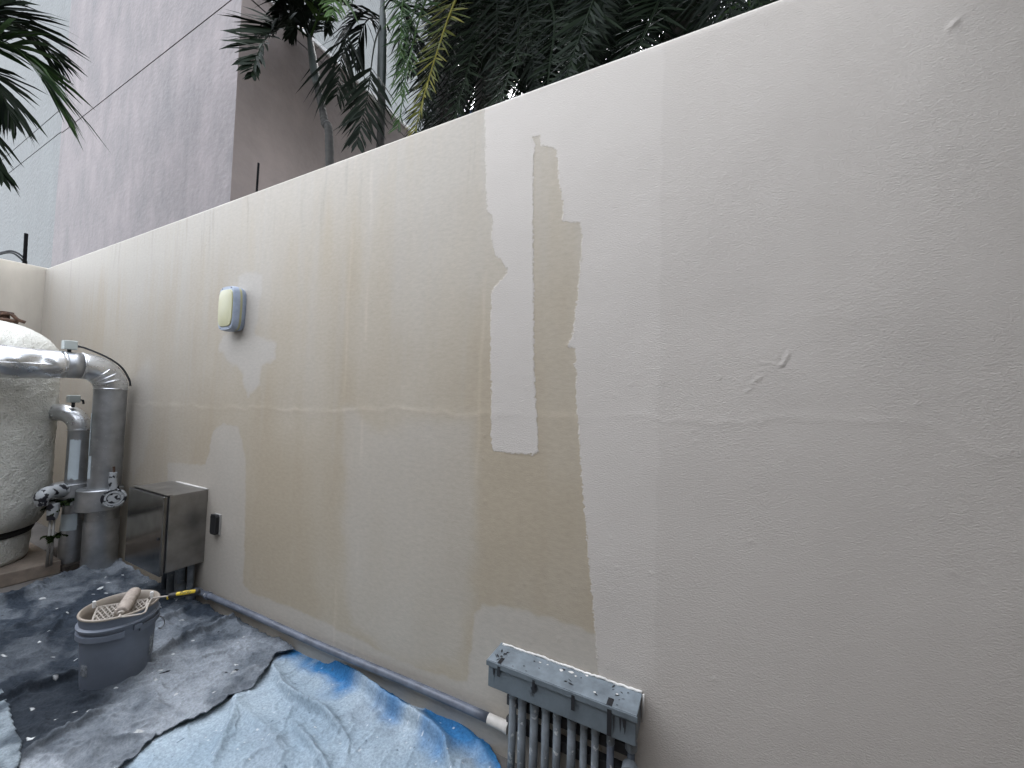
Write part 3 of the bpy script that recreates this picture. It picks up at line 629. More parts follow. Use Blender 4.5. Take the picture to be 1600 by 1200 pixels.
for i, (px, r_) in enumerate(((800, .0150), (815, .0165), (834, .0165), (852, .0155), (870, .0150), (893, .0160), (912, .0135), (930, .0135), (954, .0130))):
    x = at(px, 1150, 1, -.062)[0]
    o = obj('trunking_conduit', tube([(x+random.uniform(-.004, .004), -.062, .0), (x, -.062, .12), (x, -.062, zb-.0005)], r_, 16), 'conduit_grey' if i < 8 else 'conduit_blue', None, True)
    tag(o, 'grey paint-spattered conduit under the trunking box, %s of the row' % wh[i], 'conduit', 'conduits under the trunking box')
    obj('coupling', lathe([(r_, 0), (r_+.002, .002), (r_+.002, .034), (r_, .036)], (x, -.062, zb-.045-.01*(i % 3)), 16), 'conduit_grey', o, 40)
x = at(986, 1180, 1, -.05)[0]
ls = thing('flexible_conduit', 'dark conduit with round fitting under the right end of the trunking', 'conduit', (x, -.05, 0))
obj('pipe', tube([(x, -.05, 0), (x, -.05, zb-.0005)], .013, 14), 'conduit_dark', ls, True)
obj('fitting', lathe([(.018, 0), (.021, .004), (.021, .03), (.017, .034)], (x, -.05, .285), 16), 'conduit_grey', ls, 40)
obj('round_box', tube([(x, -.06, .235), (x, -.095, .235)], .027, 20), 'conduit_grey', ls, 40)

# ---------------- tank on its plinth
mat('tank_coat', (.66, .655, .60), .85, var=.04, vscale=9, bump=1., bscale=75, col2=(.58, .575, .52), bdist=.016)
mat('tar', (.012, .011, .010), .7, var=.3, vscale=20, bump=.6, bscale=60)
mat('rust', (.10, .055, .035), .9, var=.4, vscale=40, bump=.8, bscale=90, col2=(.03, .02, .016))
mat('plinth_concrete', (.25, .205, .165), .9, var=.22, vscale=7, bump=.6, bscale=40)
pl = obj('plinth', box(-5.75, -4.63, -1.9, -.30, 0, .105, .008, 2), 'plinth_concrete'); tag(pl, 'low brown concrete plinth under the white tank', 'plinth')
TC = (-5.08, -.72)
tank = thing('tank', 'white rough-coated cylindrical tank with domed top at the left edge', 'tank', (TC[0], TC[1], .105))
def rough_lathe(prof, amp, seed, n=150):
    V, F = lathe(prof, (TC[0], TC[1], 0), n); V = np.array(V); a = np.arctan2(V[:, 1]-TC[1], V[:, 0]-TC[0])
    d = (fbm((a+4)*20, V[:, 2]*46+3, seed, 2)-.5)*amp*.55 + (fbm((a+4)*3, V[:, 2]*5+3, seed+5, 2)-.5)*amp*.7
    V[:, 0] += np.cos(a)*d; V[:, 1] += np.sin(a)*d; V[:, 2] += d*.3; return list(V), F
RT_ = .437
prof = [(RT_*.70, .36), (RT_*.86, .38), (RT_*.95, .45), (RT_, .56)] + [(RT_, z) for z in np.arange(.58, 1.70, .02)]
for a in np.linspace(0, 88, 34): prof.append((RT_*math.cos(rad(a)), 1.70+.33*math.sin(rad(a))))
obj('shell', rough_lathe(prof, .022, 81, 220), 'tank_coat', tank, True)
obj('skirt', rough_lathe([(.31, .106), (.325, .12)]+[(.33+.0015*i, .14+.02*i) for i in range(9)]+[(.33, .325)], .014, 85), 'tank_coat', tank, True)
obj('tar_joint', rough_lathe([(.28, .31), (.345, .322), (.36, .345), (.345, .372), (.28, .38)], .012, 88), 'tar', tank, True)
q_ = at(6, 488, 0, TC[0]+.05)
tp = np.array((q_[0], q_[1], 2.0))
fl = obj('top_flange', lathe([(.05, -.02), (.075, 0), (.078, .02), (.06, .03), (.035, .034), (.03, .06), (.05, .065), (.052, .085), (.02, .09)], tp, 20), 'rust', tank, 40)
obj('torn_foil', tube(spline([tp+np.array((.03, -.05, .05)), tp+np.array((.05, .02, .07)), tp+np.array((.06, .06, .03)), tp+np.array((.06, .10, .015))], 16), [.02*abs(math.sin(i*1.7))+.008 for i in range(len(spline([0, 0, 0, 0], 16)))] if False else .013, 7), 'rust', fl)

# ---------------- large foil-clad pipe
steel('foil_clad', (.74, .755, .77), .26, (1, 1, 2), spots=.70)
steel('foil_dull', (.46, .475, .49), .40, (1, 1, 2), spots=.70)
mat('box_grey', (.44, .48, .46), .55, var=.06)
mat('cable_black', (.02, .022, .025), .5)
mat('tape_white', (.58, .66, .70), .5, var=.08)
PX, PY, PR = -4.45, -.135, .103
zh = at(70, 568, 0, PX)[2]; yb = at(128, 568, 0, PX)[1]; BR = PY-yb
pipe = thing('clad_pipe', 'large silver foil-clad pipe bending from the tank down to the floor', 'pipe', (PX, PY, 0))
rng = np.random.default_rng(4)
hp = [np.array((PX, y, zh)) for y in np.linspace(yb-1.1, yb-.10, 46)]
V, F = tube(hp, list(np.linspace(PR*1.42, PR*1.02, len(hp))), 40); V = np.array(V)
V[:, 0] += (fbm(V[:, 1]*11+5, V[:, 2]*13, 91, 3)-.5)*.030; V[:, 2] += (fbm(V[:, 1]*9+2, V[:, 0]*13+70, 93, 3)-.5)*.032      # dents
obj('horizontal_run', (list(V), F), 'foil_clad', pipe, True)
obj('seam_strip', tube([(PX+PR*(1.0+.42*max(0, (yb-.10-y)/1.0)), y, zh-.012+.004*math.sin(y*9)) for y in np.linspace(yb-1.0, yb-.14, 20)], .004, 6), 'foil_clad', pipe, True)
obj('short_section', tube([(PX, yb-.10, zh), (PX, yb, zh)], PR*.985, 40), 'foil_dull', pipe, True)
el = []
for a in np.linspace(0, 90, 26): el.append(np.array((PX, yb+BR*math.sin(rad(a)), zh-BR*(1-math.cos(rad(a))))))
eo = obj('elbow', tube(el, PR, 44), 'foil_clad', pipe, True)
for a, s_ in ((40, .62), (54, .8), (68, .9)):   # pressed gores on the side that faces the camera
    c_ = np.array((PX, yb+BR*math.sin(rad(a)), zh-BR*(1-math.cos(rad(a))))); rd = np.array((0, math.sin(rad(a)), math.cos(rad(a))))
    pts = [c_+(np.array((1, 0, 0))*math.cos(t)+rd*math.sin(t))*(PR+.001) for t in np.linspace(-1.35, .55*s_, 16)]
    obj('gore', tube(pts, [.009*math.sin(math.pi*min(1, max(.06, (i+.5)/16)))+.002 for i in range(16)], 8), 'foil_clad', eo, True)
zv = zh-BR
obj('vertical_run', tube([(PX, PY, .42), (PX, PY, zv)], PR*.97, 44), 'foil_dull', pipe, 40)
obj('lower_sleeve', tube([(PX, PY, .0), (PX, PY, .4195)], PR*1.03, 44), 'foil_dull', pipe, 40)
for p, d in (((PX, yb-.10, zh), (0, 1, 0)), ((PX, yb, zh), (0, 1, 0)), ((PX, PY, zv), (0, 0, 1))):
    p = np.array(p); d = np.array(d)*.006
    obj('joint_band', tube([p-d, p-d*.3, p+d*.3, p+d], [PR, PR*1.03, PR*1.03, PR], 44), 'foil_clad', pipe, 40)
zc0, zc1 = at(140, 797, 0, PX)[2], at(140, 764, 0, PX)[2]
cl = lathe([(.05, zc0), (.132, zc0+.0005), (.138, zc0+.006), (.138, zc1-.006), (.132, zc1), (.09, zc1+.0005)], (PX+.008, PY-.024, 0), 44)
obj('collar', cl, 'foil_dull', pipe, 40)
sb = np.array((PX+.01, at(108, 540, 0, PX)[1], zh+PR+.018))
bx = obj('sensor_box', box(sb[0]-.035, sb[0]+.035, sb[1]-.036, sb[1]+.036, sb[2], sb[2]+.068, .005), 'box_grey', pipe)
obj('stem', tube([(sb[0], sb[1], zh+PR*.9), (sb[0], sb[1], sb[2])], .012, 12), 'cable_black', bx)
obj('gland', tube([(sb[0], sb[1]+.036, sb[2]+.03), (sb[0], sb[1]+.056, sb[2]+.03)], .010, 10), 'cable_black', bx)
ec = np.array((PX, yb, zh-BR))
cpts = [np.array((sb[0], sb[1]+.05, sb[2]+.03)), np.array((PX+.01, yb+.02, zh+PR+.036))]+[ec+np.array((.02, math.sin(rad(a))*(BR+PR+.012), math.cos(rad(a))*(BR+PR+.012))) for a in (28, 50, 72, 84)]
obj('sensor_cable', tube(spline(cpts, 40), .0075, 8), 'cable_black', bx, True)
obj('branch', tube([(PX-.02, -.80, zh-.03), (TC[0]+.2, -.76, zh-.05)], .085, 24), 'tar', pipe, True)

# ---------------- smaller pipe behind
P2X = -4.70; P2R = .070
y2 = at(123, 700, 0, P2X)[1]; z2 = at(118, 645, 0, P2X)[2]
pp2 = thing('clad_pipe', 'smaller silver clad pipe with white tape behind the large pipe', 'pipe', (P2X, y2, 0))
el = [np.array((P2X-.30, y2-.20, z2))]+[np.array((P2X-.11*(1-math.sin(rad(a))), y2-.085*(1-math.sin(rad(a))), z2-.14*(1-math.cos(rad(a))))) for a in np.linspace(0, 90, 18)]
obj('elbow', tube(el, P2R, 32), 'foil_clad', pp2, True)
obj('vertical_run', tube([(P2X, y2, .36), (P2X, y2, z2-.141)], P2R*.97, 32), 'foil_dull', pp2, 40)
obj('lower_sleeve', tube([(P2X, y2, 0), (P2X, y2, .3595)], P2R*1.08, 32), 'foil_dull', pp2, 40)
obj('joint_band', tube([(P2X, y2, z2-.147), (P2X, y2, z2-.135)], P2R*1.04, 32), 'foil_clad', pp2, 40)
zq0, zq1 = at(110, 786, 0, P2X)[2], at(110, 754, 0, P2X)[2]
obj('collar', lathe([(.05, zq0), (.118, zq0), (.122, zq0+.004), (.122, zq1-.004), (.118, zq1), (.06, zq1+.0005)], (P2X, y2-.02, 0), 36), 'foil_dull', pp2, 40)
def wrap_tape(c, r, a0, a1, z0, z1, name, parent, jag=0.):
    n = 8; V = []; F = []
    for i in range(n+1):
        a = a0+(a1-a0)*i/n
        for z in (z0+jag*random.random(), (z0+z1)/2, z1-jag*random.random()): V.append(np.array((c[0]+r*math.cos(a), c[1]+r*math.sin(a), z)))
    for i in range(n):
        for k_ in range(2): F.append((i*3+k_, (i+1)*3+k_, (i+1)*3+k_+1, i*3+k_+1))
    return obj(name, (V, F), 'tape_white', parent, True)
wrap_tape((P2X, y2), P2R*.97+.0015, rad(-62), rad(-8), at(122, 748, 0, P2X)[2], at(122, 684, 0, P2X)[2], 'tape', pp2, .02)
wrap_tape((PX, PY), PR*.97+.0015, rad(-96), rad(-72), at(140, 748, 0, PX)[2], at(140, 712, 0, PX)[2], 'tape', pipe, .004)
wrap_tape((PX, PY), PR*.97+.0022, rad(-104), rad(-88), at(140, 712, 0, PX)[2], at(140, 645, 0, PX)[2], 'tape', pipe, .004)
wrap_tape((P2X, y2), P2R*1.08+.0015, rad(-80), rad(0), at(112, 826, 0, P2X)[2], at(112, 800, 0, P2X)[2], 'tape', pp2, .003)
s2 = np.array((P2X, y2-.05, z2+P2R+.004))
bx2 = obj('sensor_box', box(s2[0]-.032, s2[0]+.032, s2[1]-.034, s2[1]+.034, s2[2]+.012, s2[2]+.072, .005), 'box_grey', pp2)
obj('stem', tube([(s2[0], s2[1], s2[2]-.03), (s2[0], s2[1], s2[2]+.012)], .011, 10), 'cable_black', bx2)
obj('gland', tube([(s2[0], s2[1]+.034, s2[2]+.035), (s2[0], s2[1]+.055, s2[2]+.03), (s2[0], s2[1]+.06, s2[2]+.0)], .008, 8), 'cable_black', bx2)

# ---------------- painted valves
def speck(name, thr, sc_):
    mt, N, L, B = new_mat(name); tc = N.new('ShaderNodeTexCoord'); n = N.new('ShaderNodeTexNoise'); n.inputs['Scale'].default_value = sc_; n.inputs['Detail'].default_value = 5; L.new(tc.outputs['Object'], n.inputs['Vector'])
    r = N.new('ShaderNodeValToRGB'); r.color_ramp.elements[0].position = thr-.015; r.color_ramp.elements[1].position = thr+.015; r.color_ramp.elements[0].color = (.012, .012, .018, 1); r.color_ramp.elements[1].color = (.40, .42, .43, 1)
    L.new(n.outputs['Fac'], r.inputs[0]); L.new(r.outputs[0], B.inputs['Base Color']); B.inputs['Roughness'].default_value = .5
speck('valve_white', .38, 40); speck('valve_mixed', .455, 24); speck('valve_black', .60, 50)
VX = PX+.16
v0 = at(178, 778, 0, VX)
val = thing('round_valve', 'round valve flaking white over black on the large pipe collar', 'valve', v0)
ax = Vector((.93, -.36, .06)).normalized()
M = frame(v0, ax) @ Matrix.Scale(1.18, 4)
obj('body', xform(lathe([(.022, -.085), (.040, -.05), (.058, -.02), (.064, -.006), (.064, .008), (.056, .014), (.048, .010), (.046, .004)], (0, 0, 0), 32), M), 'valve_mixed', val, 50)
obj('ring', xform(lathe([(.036, .004), (.047, .004), (.047, .016), (.036, .016)], (0, 0, 0), 28, False), M), 'valve_white', val, 50)
obj('face', xform(lathe([(.002, .0045), (.035, .0045), (.033, .009), (.012, .012), (.002, .012)], (0, 0, 0), 28), M), 'valve_mixed', val, 50)
u0 = at(176, 752, 0, VX-.01); u1 = at(178, 738, 0, VX-.01); u2 = at(178, 729, 0, VX-.01)
obj('bonnet', tube([v0+np.array((-.012, .008, .05)), u0, u1], [.03, .026, .026], 16), 'valve_mixed', val, 50)
obj('stem', tube([u1, u2], .0085, 10), 'rust', val)
VX2 = -4.56
a0 = at(64, 776, 0, VX2); a1 = at(80, 768, 0, VX2-.02); a2 = at(98, 766, 0, VX2-.06)
va2 = thing('elbow_valve', 'small elbow valve flaking white over black between tank and pipes', 'valve', (a1[0], a1[1], 0))
obj('body', tube(spline([at(66, 790, 0, VX2), at(67, 776, 0, VX2), a1, a2], 20), list(np.interp(np.linspace(0, 1, 19), [0, .3, .75, 1], [.03, .05, .05, .056])), 20), 'valve_mixed', va2, 50)
obj('neck', tube([at(84, 786, 0, VX2-.02), at(83, 798, 0, VX2-.02), at(81, 811, 0, VX2-.02)], [.038, .036, .028], 16), 'valve_mixed', va2, 50)
obj('cap', tube([at(81, 804, 0, VX2-.015), at(80.5, 812, 0, VX2-.015)], [.028, .026], 14), 'valve_black', va2, 40)
for dx in (-1.5, 4.5):
    t_ = at(80+dx, 812, 0, VX2-.025)
    obj('drain_tube', tube([t_, np.array((t_[0], t_[1], .09))], .0085, 10), 'plate_grey', va2, True)

# ---------------- ferns in the gap between tank and pipes
leaf_mat('fern_leaf', (.005, .010, .003), (.016, .026, .007))
def fern(label, c, n, l, seed):
    r = np.random.default_rng(seed); t = thing('fern', label, 'fern', c, 'ferns between the pipes')
    for i in range(n):
        a = r.uniform(-2.2, 1.0); e = r.uniform(.1, .9); d = np.array((math.cos(a)*math.cos(e), math.sin(a)*math.cos(e), math.sin(e)))
        p0 = np.array(c); R_ = bez(p0, p0+d*l*.6, p0+d*l-np.array((0, 0, l*r.uniform(.2, .7))), 10)
        frond(R_, t, 'fern_leaf', lmax=l*.38, wid=.012, n=12, ang=60, vee=5, droop=.2, r0=.002, t0=.1, rng=r)
fern('green fern growing under the collar of the smaller pipe', at(100, 786, 0, -4.63), 12, .12, 2)
fern('dark tuft of fern at the foot of the valve', at(84, 838, 0, -4.62), 9, .08, 6)
mat('soil', (.05, .04, .032), .95, var=.4, vscale=25, bump=1., bscale=60)
so = obj('soil', join(box(-5.2, -4.6, -.296, -.03, 0, .06, .01, 1)), 'soil'); tag(so, kind='stuff', label='dark soil and debris in the gap behind the plinth', cat='soil')

# ---------------- bucket with screen and roller
mat('bucket_grey', (.15, .172, .212), .42, var=.10, vscale=5, bump=.05, bscale=90)
mat('paint_wet', (.30, .26, .215), .4, var=.08, vscale=14, bump=.2, bscale=60)
mat('label_grey', (.26, .28, .30), .6, var=.45, vscale=70)
BC = floor(181, 1060)[:2]; BH = .375; BR0, BR1 = .128, .148
bk = thing('bucket', 'grey plastic paint bucket standing on the dark drop cloth', 'bucket', (BC[0], BC[1], .004))
def br(z): return BR0+(BR1-BR0)*z/BH
prof = [(BR0-.012, .004), (BR0, .010)]+[(br(z), z) for z in (.05, .15, .25, .268)]+[(br(.27)+.001, .27), (br(.3), .30), (br(.33), .33), (BR1, BH-.006), (BR1+.003, BH-.003), (BR1+.001, BH), (BR1-.004, BH-.001), (br(.3)-.004, .30), (br(.10)-.004, .12), (.02, .115)]
obj('body', lathe(prof, (*BC, 0), 64), 'bucket_grey', bk, 50)
obj('rim_paint', lathe([(BR1+.0035, BH-.008), (BR1+.0045, BH-.002), (BR1+.002, BH+.002), (BR1-.005, BH+.001), (br(.34)-.0055, .335), (br(.22)-.0055, .20)], (*BC, 0), 64, False), 'paint_wet', bk, True)
obj('paint', lathe([(.003, .1505), (br(.15)-.006, .15)], (*BC, 0), 48, False), 'paint_wet', bk, True)
obj('rib', lathe([(br(.32), .312), (br(.32)+.010, .314), (br(.32)+.011, .322), (br(.32), .328)], (*BC, 0), 64, False), 'bucket_grey', bk, 40)
def arc_strip(r0, r1, z0, z1, a0, a1, n=60):
    V = []; F = []
    for i in range(n+1):
        a = a0+(a1-a0)*i/n
        for r_, z in ((r0, z0), (r1, z0+.002), (r1, z1-.002), (r0, z1)): V.append(np.array((BC[0]+r_*math.cos(a), BC[1]+r_*math.sin(a), z)))
    for i in range(n):
        for k_ in range(3): F.append((i*4+k_, (i+1)*4+k_, (i+1)*4+k_+1, i*4+k_+1))
    F += [(0, 1, 2, 3), (n*4+3, n*4+2, n*4+1, n*4)]
    return V, F
cam_a = math.atan2(POS[1]-BC[1], POS[0]-BC[0])
obj('rib', arc_strip(br(.28), br(.28)+.012, .268, .296, cam_a+.52, cam_a+.52+5.9), 'bucket_grey', bk, 40)
obj('handle_ear', arc_strip(br(.28), br(.28)+.014, .283, .312, cam_a+.36, cam_a+.58, 8), 'bucket_grey', bk, 40)
obj('label', arc_strip(br(.13)+.0006, br(.13)+.0012, .10, .20, cam_a-1.16, cam_a-.84, 8), 'label_grey', bk, True)
obj('label', arc_strip(br(.17)+.0006, br(.17)+.0014, .10, .245, cam_a+1.02, cam_a+1.35, 8), 'label_grey', bk, True)
ea = cam_a+1.25; ep = np.array((BC[0]+(br(.28)+.014)*math.cos(ea), BC[1]+(br(.28)+.014)*math.sin(ea), .285)); eo_ = np.array((math.cos(ea), math.sin(ea), 0)); et = np.array((-math.sin(ea), math.cos(ea), 0))
mat('wire_grey', (.2, .21, .22), .4, metal=.7)
obj('bail_wire', tube(spline([ep, ep+eo_*.02-np.array((0, 0, .02)), ep+eo_*.026-np.array((0, 0, .05)), ep+eo_*.016-et*.02-np.array((0, 0, .062)), ep+eo_*.01-et*.03-np.array((0, 0, .05))], 24), .0028, 7), 'wire_grey', bk, True)
# grid screen
mat('paint_dry', (.36, .325, .285), .7, var=.12, vscale=30, bump=.3, bscale=150)
mat('hook_white', (.75, .75, .74), .5)
hL = floor(147, 946, BH+.004); hR = floor(237, 931, BH+.004)
mid = (hL+hR)/2; chord = hR-hL; cl_ = np.linalg.norm(chord); cu = chord/cl_
dn = np.array((cu[1], -cu[0], 0)); 
if dn @ (POS-mid) < 0: dn = -dn
scr = thing('roller_screen', 'paint-caked diamond mesh screen hooked inside the bucket', 'paint screen', (mid[0], mid[1], .2))
dd = dn*.42+np.array((0, 0, -.9)); dd /= np.linalg.norm(dd)
dd2 = dn*.80+np.array((0, 0, -.6)); dd2 /= np.linalg.norm(dd2)
SW, SH = cl_*.88, .145; nxs, nys = 10, 6; O = mid-cu*SW/2+np.array((0, 0, -.012))
wires = []
cw, chh = SW/nxs, SH/nys
for i in range(nxs):
    for j in range(nys):
        a = O+cu*(i*cw)+dd2*((j+.5)*chh); b = O+cu*((i+.5)*cw)+dd2*(j*chh); c_ = O+cu*((i+1)*cw)+dd2*((j+.5)*chh); d = O+cu*((i+.5)*cw)+dd2*((j+1)*chh)
        for p, q in ((a, b), (b, c_), (c_, d), (d, a)): wires.append(tube([p, q],   .0030, 5, False))
obj('mesh_grid', join(*wires), 'paint_dry', scr)
obj('frame', join(tube([O, O+cu*SW], .004, 8), tube([O, O+dd2*SH], .004, 8), tube([O+cu*SW, O+cu*SW+dd2*SH], .004, 8), tube([O+dd2*SH, O+cu*SW+dd2*SH], .004, 8)), 'paint_dry', scr, True)
for h, s_ in ((hL, 1), (hR, -1)):
    obj('hook', join(tube([O+cu*(SW if s_ < 0 else 0), h+cu*.004*s_+np.array((0, 0, .006))], .004, 8)), 'paint_dry', scr, True)
    obj('hook_cap', box(h[0]-.007, h[0]+.007, h[1]-.006, h[1]+.006, h[2]-.012, h[2]+.022, .002, 1), 'hook_white', scr)
# roller
mat('roller_nap', (.36, .31, .265), .95, var=.15, vscale=40, bump=1., bscale=220)
mat('handle_yellow', (.60, .43, .02), .5, var=.12, vscale=30)
rl = thing('paint_roller', 'beige paint roller with yellow handle resting across the bucket', 'paint roller', (*mid[:2], .35))
c0 = floor(189, 958, .375); c1 = floor(210, 925, .385)
NP = 60; cyl = [c0+(c1-c0)*t for t in np.linspace(0, 1, NP)]; rr = [.0285]*NP; rr[0] = .022; rr[1] = .027; rr[-1] = .02; rr[-2] = .0265
V, F = tube(cyl, rr, 40); V = np.array(V); nrm = V-np.repeat(np.array(cyl), 40, 0)[:len(V)]; nz_ = RNG.normal(0, 1, len(V)); V = V+nrm*(nz_[:, None]*.035)
obj('roller_cover', (list(V), F), 'roller_nap', rl, True)
obj('end_cap', tube([c0-(c1-c0)*.05, c0+(c1-c0)*.01], [.012, .016], 14), 'paint_dry', rl, 40)
hs0 = floor(263, 931.5, .40); hs1 = floor(313, 924, .395)
fpts = [c0-(c1-c0)*.04, c0-(c1-c0)*.10+np.array((.012, .0, -.004)), floor(212, 961, .375), floor(226, 957, .378), floor(231, 946, .385), floor(237, 936, .393), floor(250, 933, .40), hs0]
obj('frame', tube(spline(fpts, 60), .0045, 10), 'paint_dry', rl, True)
hd = hs1-hs0; hl = np.linalg.norm(hd); hu = hd/hl
hnd = obj('handle', tube([hs0+hd*t for t in (0, .06, .12, .5, .85, .95, 1.)], [.010, .014, .0145, .016, .017, .016, .010], 18), 'black_plastic', rl, 40)
vz = np.array((0, 0, 1.)); side = np.cross(hu, vz); side /= np.linalg.norm(side)
if side @ (POS-hs0) < 0: side = -side
gz_ = side*.70+vz*.71
obj('yellow_grip', tube([hs0+hd*t+gz_*.0068 for t in (.22, .26, .5, .84, .88)], [.006, .0105, .012, .0118, .006], 14), 'handle_yellow', hnd, True)
obj('yellow_tip', tube([hs0+hd*.01+gz_*.004-vz*.004, hs0-hd*.02-vz*.014], [.008, .004], 8), 'handle_yellow', hnd)
tcu = bpy.data.curves.new('brand_text', 'FONT'); tcu.body = 'Purdy'; tcu.size = .02; tcu.align_x = 'CENTER'; tcu.align_y = 'CENTER'; tcu.extrude = .0004
to = bpy.data.objects.new('lettering_source', tcu); C.objects.link(to); bpy.context.view_layer.update()
dg = bpy.context.evaluated_depsgraph_get(); tm = bpy.data.meshes.new_from_object(to.evaluated_get(dg)); bpy.data.objects.remove(to)
M = Matrix((Vector(hu), Vector(np.cross(gz_, hu)), Vector(gz_))).transposed().to_4x4(); M.translation = Vector(hs0+hd*.55+gz_*.0192)
obj('lettering', ([np.array(M @ v.co) for v in tm.vertices], [tuple(p.vertices) for p in tm.polygons]), 'black_plastic', hnd)

# ---------------- drop cloths
def cloth(name, px, folds, hfun, colfun, res, zb_, label, thick=.004, extra=()):
    poly = [tuple(floor(x, y)[:2]) for x, y in px]
    xs_ = [p[0] for p in poly]; ys_ = [p[1] for p in poly]
    gx = np.arange(min(xs_)-.02, max(xs_)+.02, res); gy = np.arange(min(ys_)-.02, max(ys_)+.02, res)
    X, Y = np.meshgrid(gx, gy, indexing='ij')
    sdf = poly_sdf(X, Y, poly) + (fbm(X*9, Y*9, 131, 4)-.5)*.03
    Hh = hfun(X, Y)
    for pts, wl, wr, h_ in folds:
        P = [tuple(floor(x, y)[:2]) for x, y in pts]
        d, sg, t = line_dist(X, Y, P); ww = np.where(sg > 0, wl, wr)*(.75+.5*vnoise(X*9, Y*9, int(abs(h_)*9000)))
        Hh = Hh + 1.7*h_*np.exp(-(d/ww)**1.6)*np.sin(np.pi*np.clip(t*.92+.04, 0, 1))**.45
    Hh = np.maximum(Hh, .0015)+zb_
    col = colfun(X, Y)
    keep = sdf > 0
    kf = keep[:-1, :-1] & keep[1:, :-1] & keep[1:, 1:] & keep[:-1, 1:]
    id_ = -np.ones(X.shape, int); used = np.zeros(X.shape, bool)
    used[:-1, :-1] |= kf; used[1:, :-1] |= kf; used[1:, 1:] |= kf; used[:-1, 1:] |= kf
    id_[used] = np.arange(used.sum())
    V = np.stack([X[used], Y[used], Hh[used]], -1)
    F = np.stack([id_[:-1, :-1][kf], id_[1:, :-1][kf], id_[1:, 1:][kf], id_[:-1, 1:][kf]], -1)
    me = bpy.data.meshes.new(name); me.from_pydata(V.tolist(), [], F.tolist()); me.polygons.foreach_set('use_smooth', [True]*len(F))
    cattr(me, 'dye', col[used]); o = bpy.data.objects.new(name, me); C.objects.link(o)
    sm = o.modifiers.new('thickness', 'SOLIDIFY'); sm.thickness = thick; sm.offset = -1
    tag(o, label, 'drop cloth'); return o, me
def cloth_mat(name, bumpsc, bstr):
    mt, N, L, B = new_mat(name); a = N.new('ShaderNodeAttribute'); a.attribute_name = 'dye'; tc = N.new('ShaderNodeTexCoord')
    n = N.new('ShaderNodeTexNoise'); n.inputs['Scale'].default_value = 90; n.inputs['Detail'].default_value = 6; n.inputs['Roughness'].default_value = .75; L.new(tc.outputs['Object'], n.inputs['Vector'])
    r = N.new('ShaderNodeValToRGB'); r.color_ramp.elements[0].position = .3; r.color_ramp.elements[0].color = (.62, .62, .62, 1); r.color_ramp.elements[1].position = .7; r.color_ramp.elements[1].color = (1.25, 1.25, 1.25, 1); L.new(n.outputs['Fac'], r.inputs[0])
    mx = N.new('ShaderNodeMix'); mx.data_type = 'RGBA'; mx.blend_type = 'MULTIPLY'; mx.inputs[0].default_value = 1; L.new(a.outputs['Color'], mx.inputs[6]); L.new(r.outputs[0], mx.inputs[7]); L.new(mx.outputs[2], B.inputs['Base Color'])
    B.inputs['Roughness'].default_value = .9; B.inputs['Specular IOR Level'].default_value = .05
    n2 = N.new('ShaderNodeTexNoise'); n2.inputs['Scale'].default_value = bumpsc; n2.inputs['Detail'].default_value = 5; L.new(tc.outputs['Object'], n2.inputs['Vector'])
    bp = N.new('ShaderNodeBump'); bp.inputs['Strength'].default_value = bstr; bp.inputs['Distance'].default_value = .006; L.new(n2.outputs['Fac'], bp.inputs['Height']); L.new(bp.outputs[0], B.inputs['Normal'])
    return mt
cm = cloth_mat('dropcloth', 45, .6)
# blue cloth (lower)
def hblue(X, Y): return .004+.012*sstep(.45, .8, fbm(X*4, Y*4, 141, 3))+(fbm(X*18, Y*18, 145, 3)-.5)*.003+.010*(1-np.abs(2*fbm(X*5, Y*4, 147, 3)-1))**8+.007*(1-np.abs(2*fbm(X*9, Y*8, 148, 2)-1))**14
EDGE = [tuple(floor(x, y)[:2]) for x, y in ((400, 985), (520, 1040), (600, 1085), (700, 1135), (790, 1190), (900, 1260))]
def cblue(X, Y):
    d, sg, t = line_dist(X, Y, EDGE)
    k1 = np.clip(sstep(.16, .0, d-(fbm(X*6, Y*6, 151, 3)-.5)*.22)*sstep(.3, .62, fbm(X*5+3, Y*5, 153, 3)+.08)*1.15, 0, 1)[..., None]
    k2 = np.clip((fbm(X*3.2, Y*3.2, 155, 4)-.33)*2.4, 0, 1)[..., None]
    c = np.array((.265, .335, .39))*(1-k2)+np.array((.38, .45, .50))*k2
    g_ = sstep(.55, .72, fbm(X*7, Y*7, 157, 4))[..., None]*.55; c = c*(1-g_)+np.array((.26, .31, .355))*g_
    c = c*(1-k1)+np.array((.05, .19, .40))*k1
    sp = (vnoise(X*95, Y*95, 161) > .965)[..., None]; c = np.where(sp, np.array((.62, .66, .68)), c)
    sp = (vnoise(X*55, Y*55, 163) > .965)[..., None]; return np.where(sp, np.array((.12, .16, .2)), c)
blue_px = [(380, 985), (440, 1005), (470, 1012), (520, 1036), (560, 1060), (620, 1090), (680, 1122), (728, 1142), (762, 1165), (778, 1190), (800, 1235), (760, 1420), (560, 1640), (120, 1600), (60, 1300), (200, 1140), (330, 1060)]
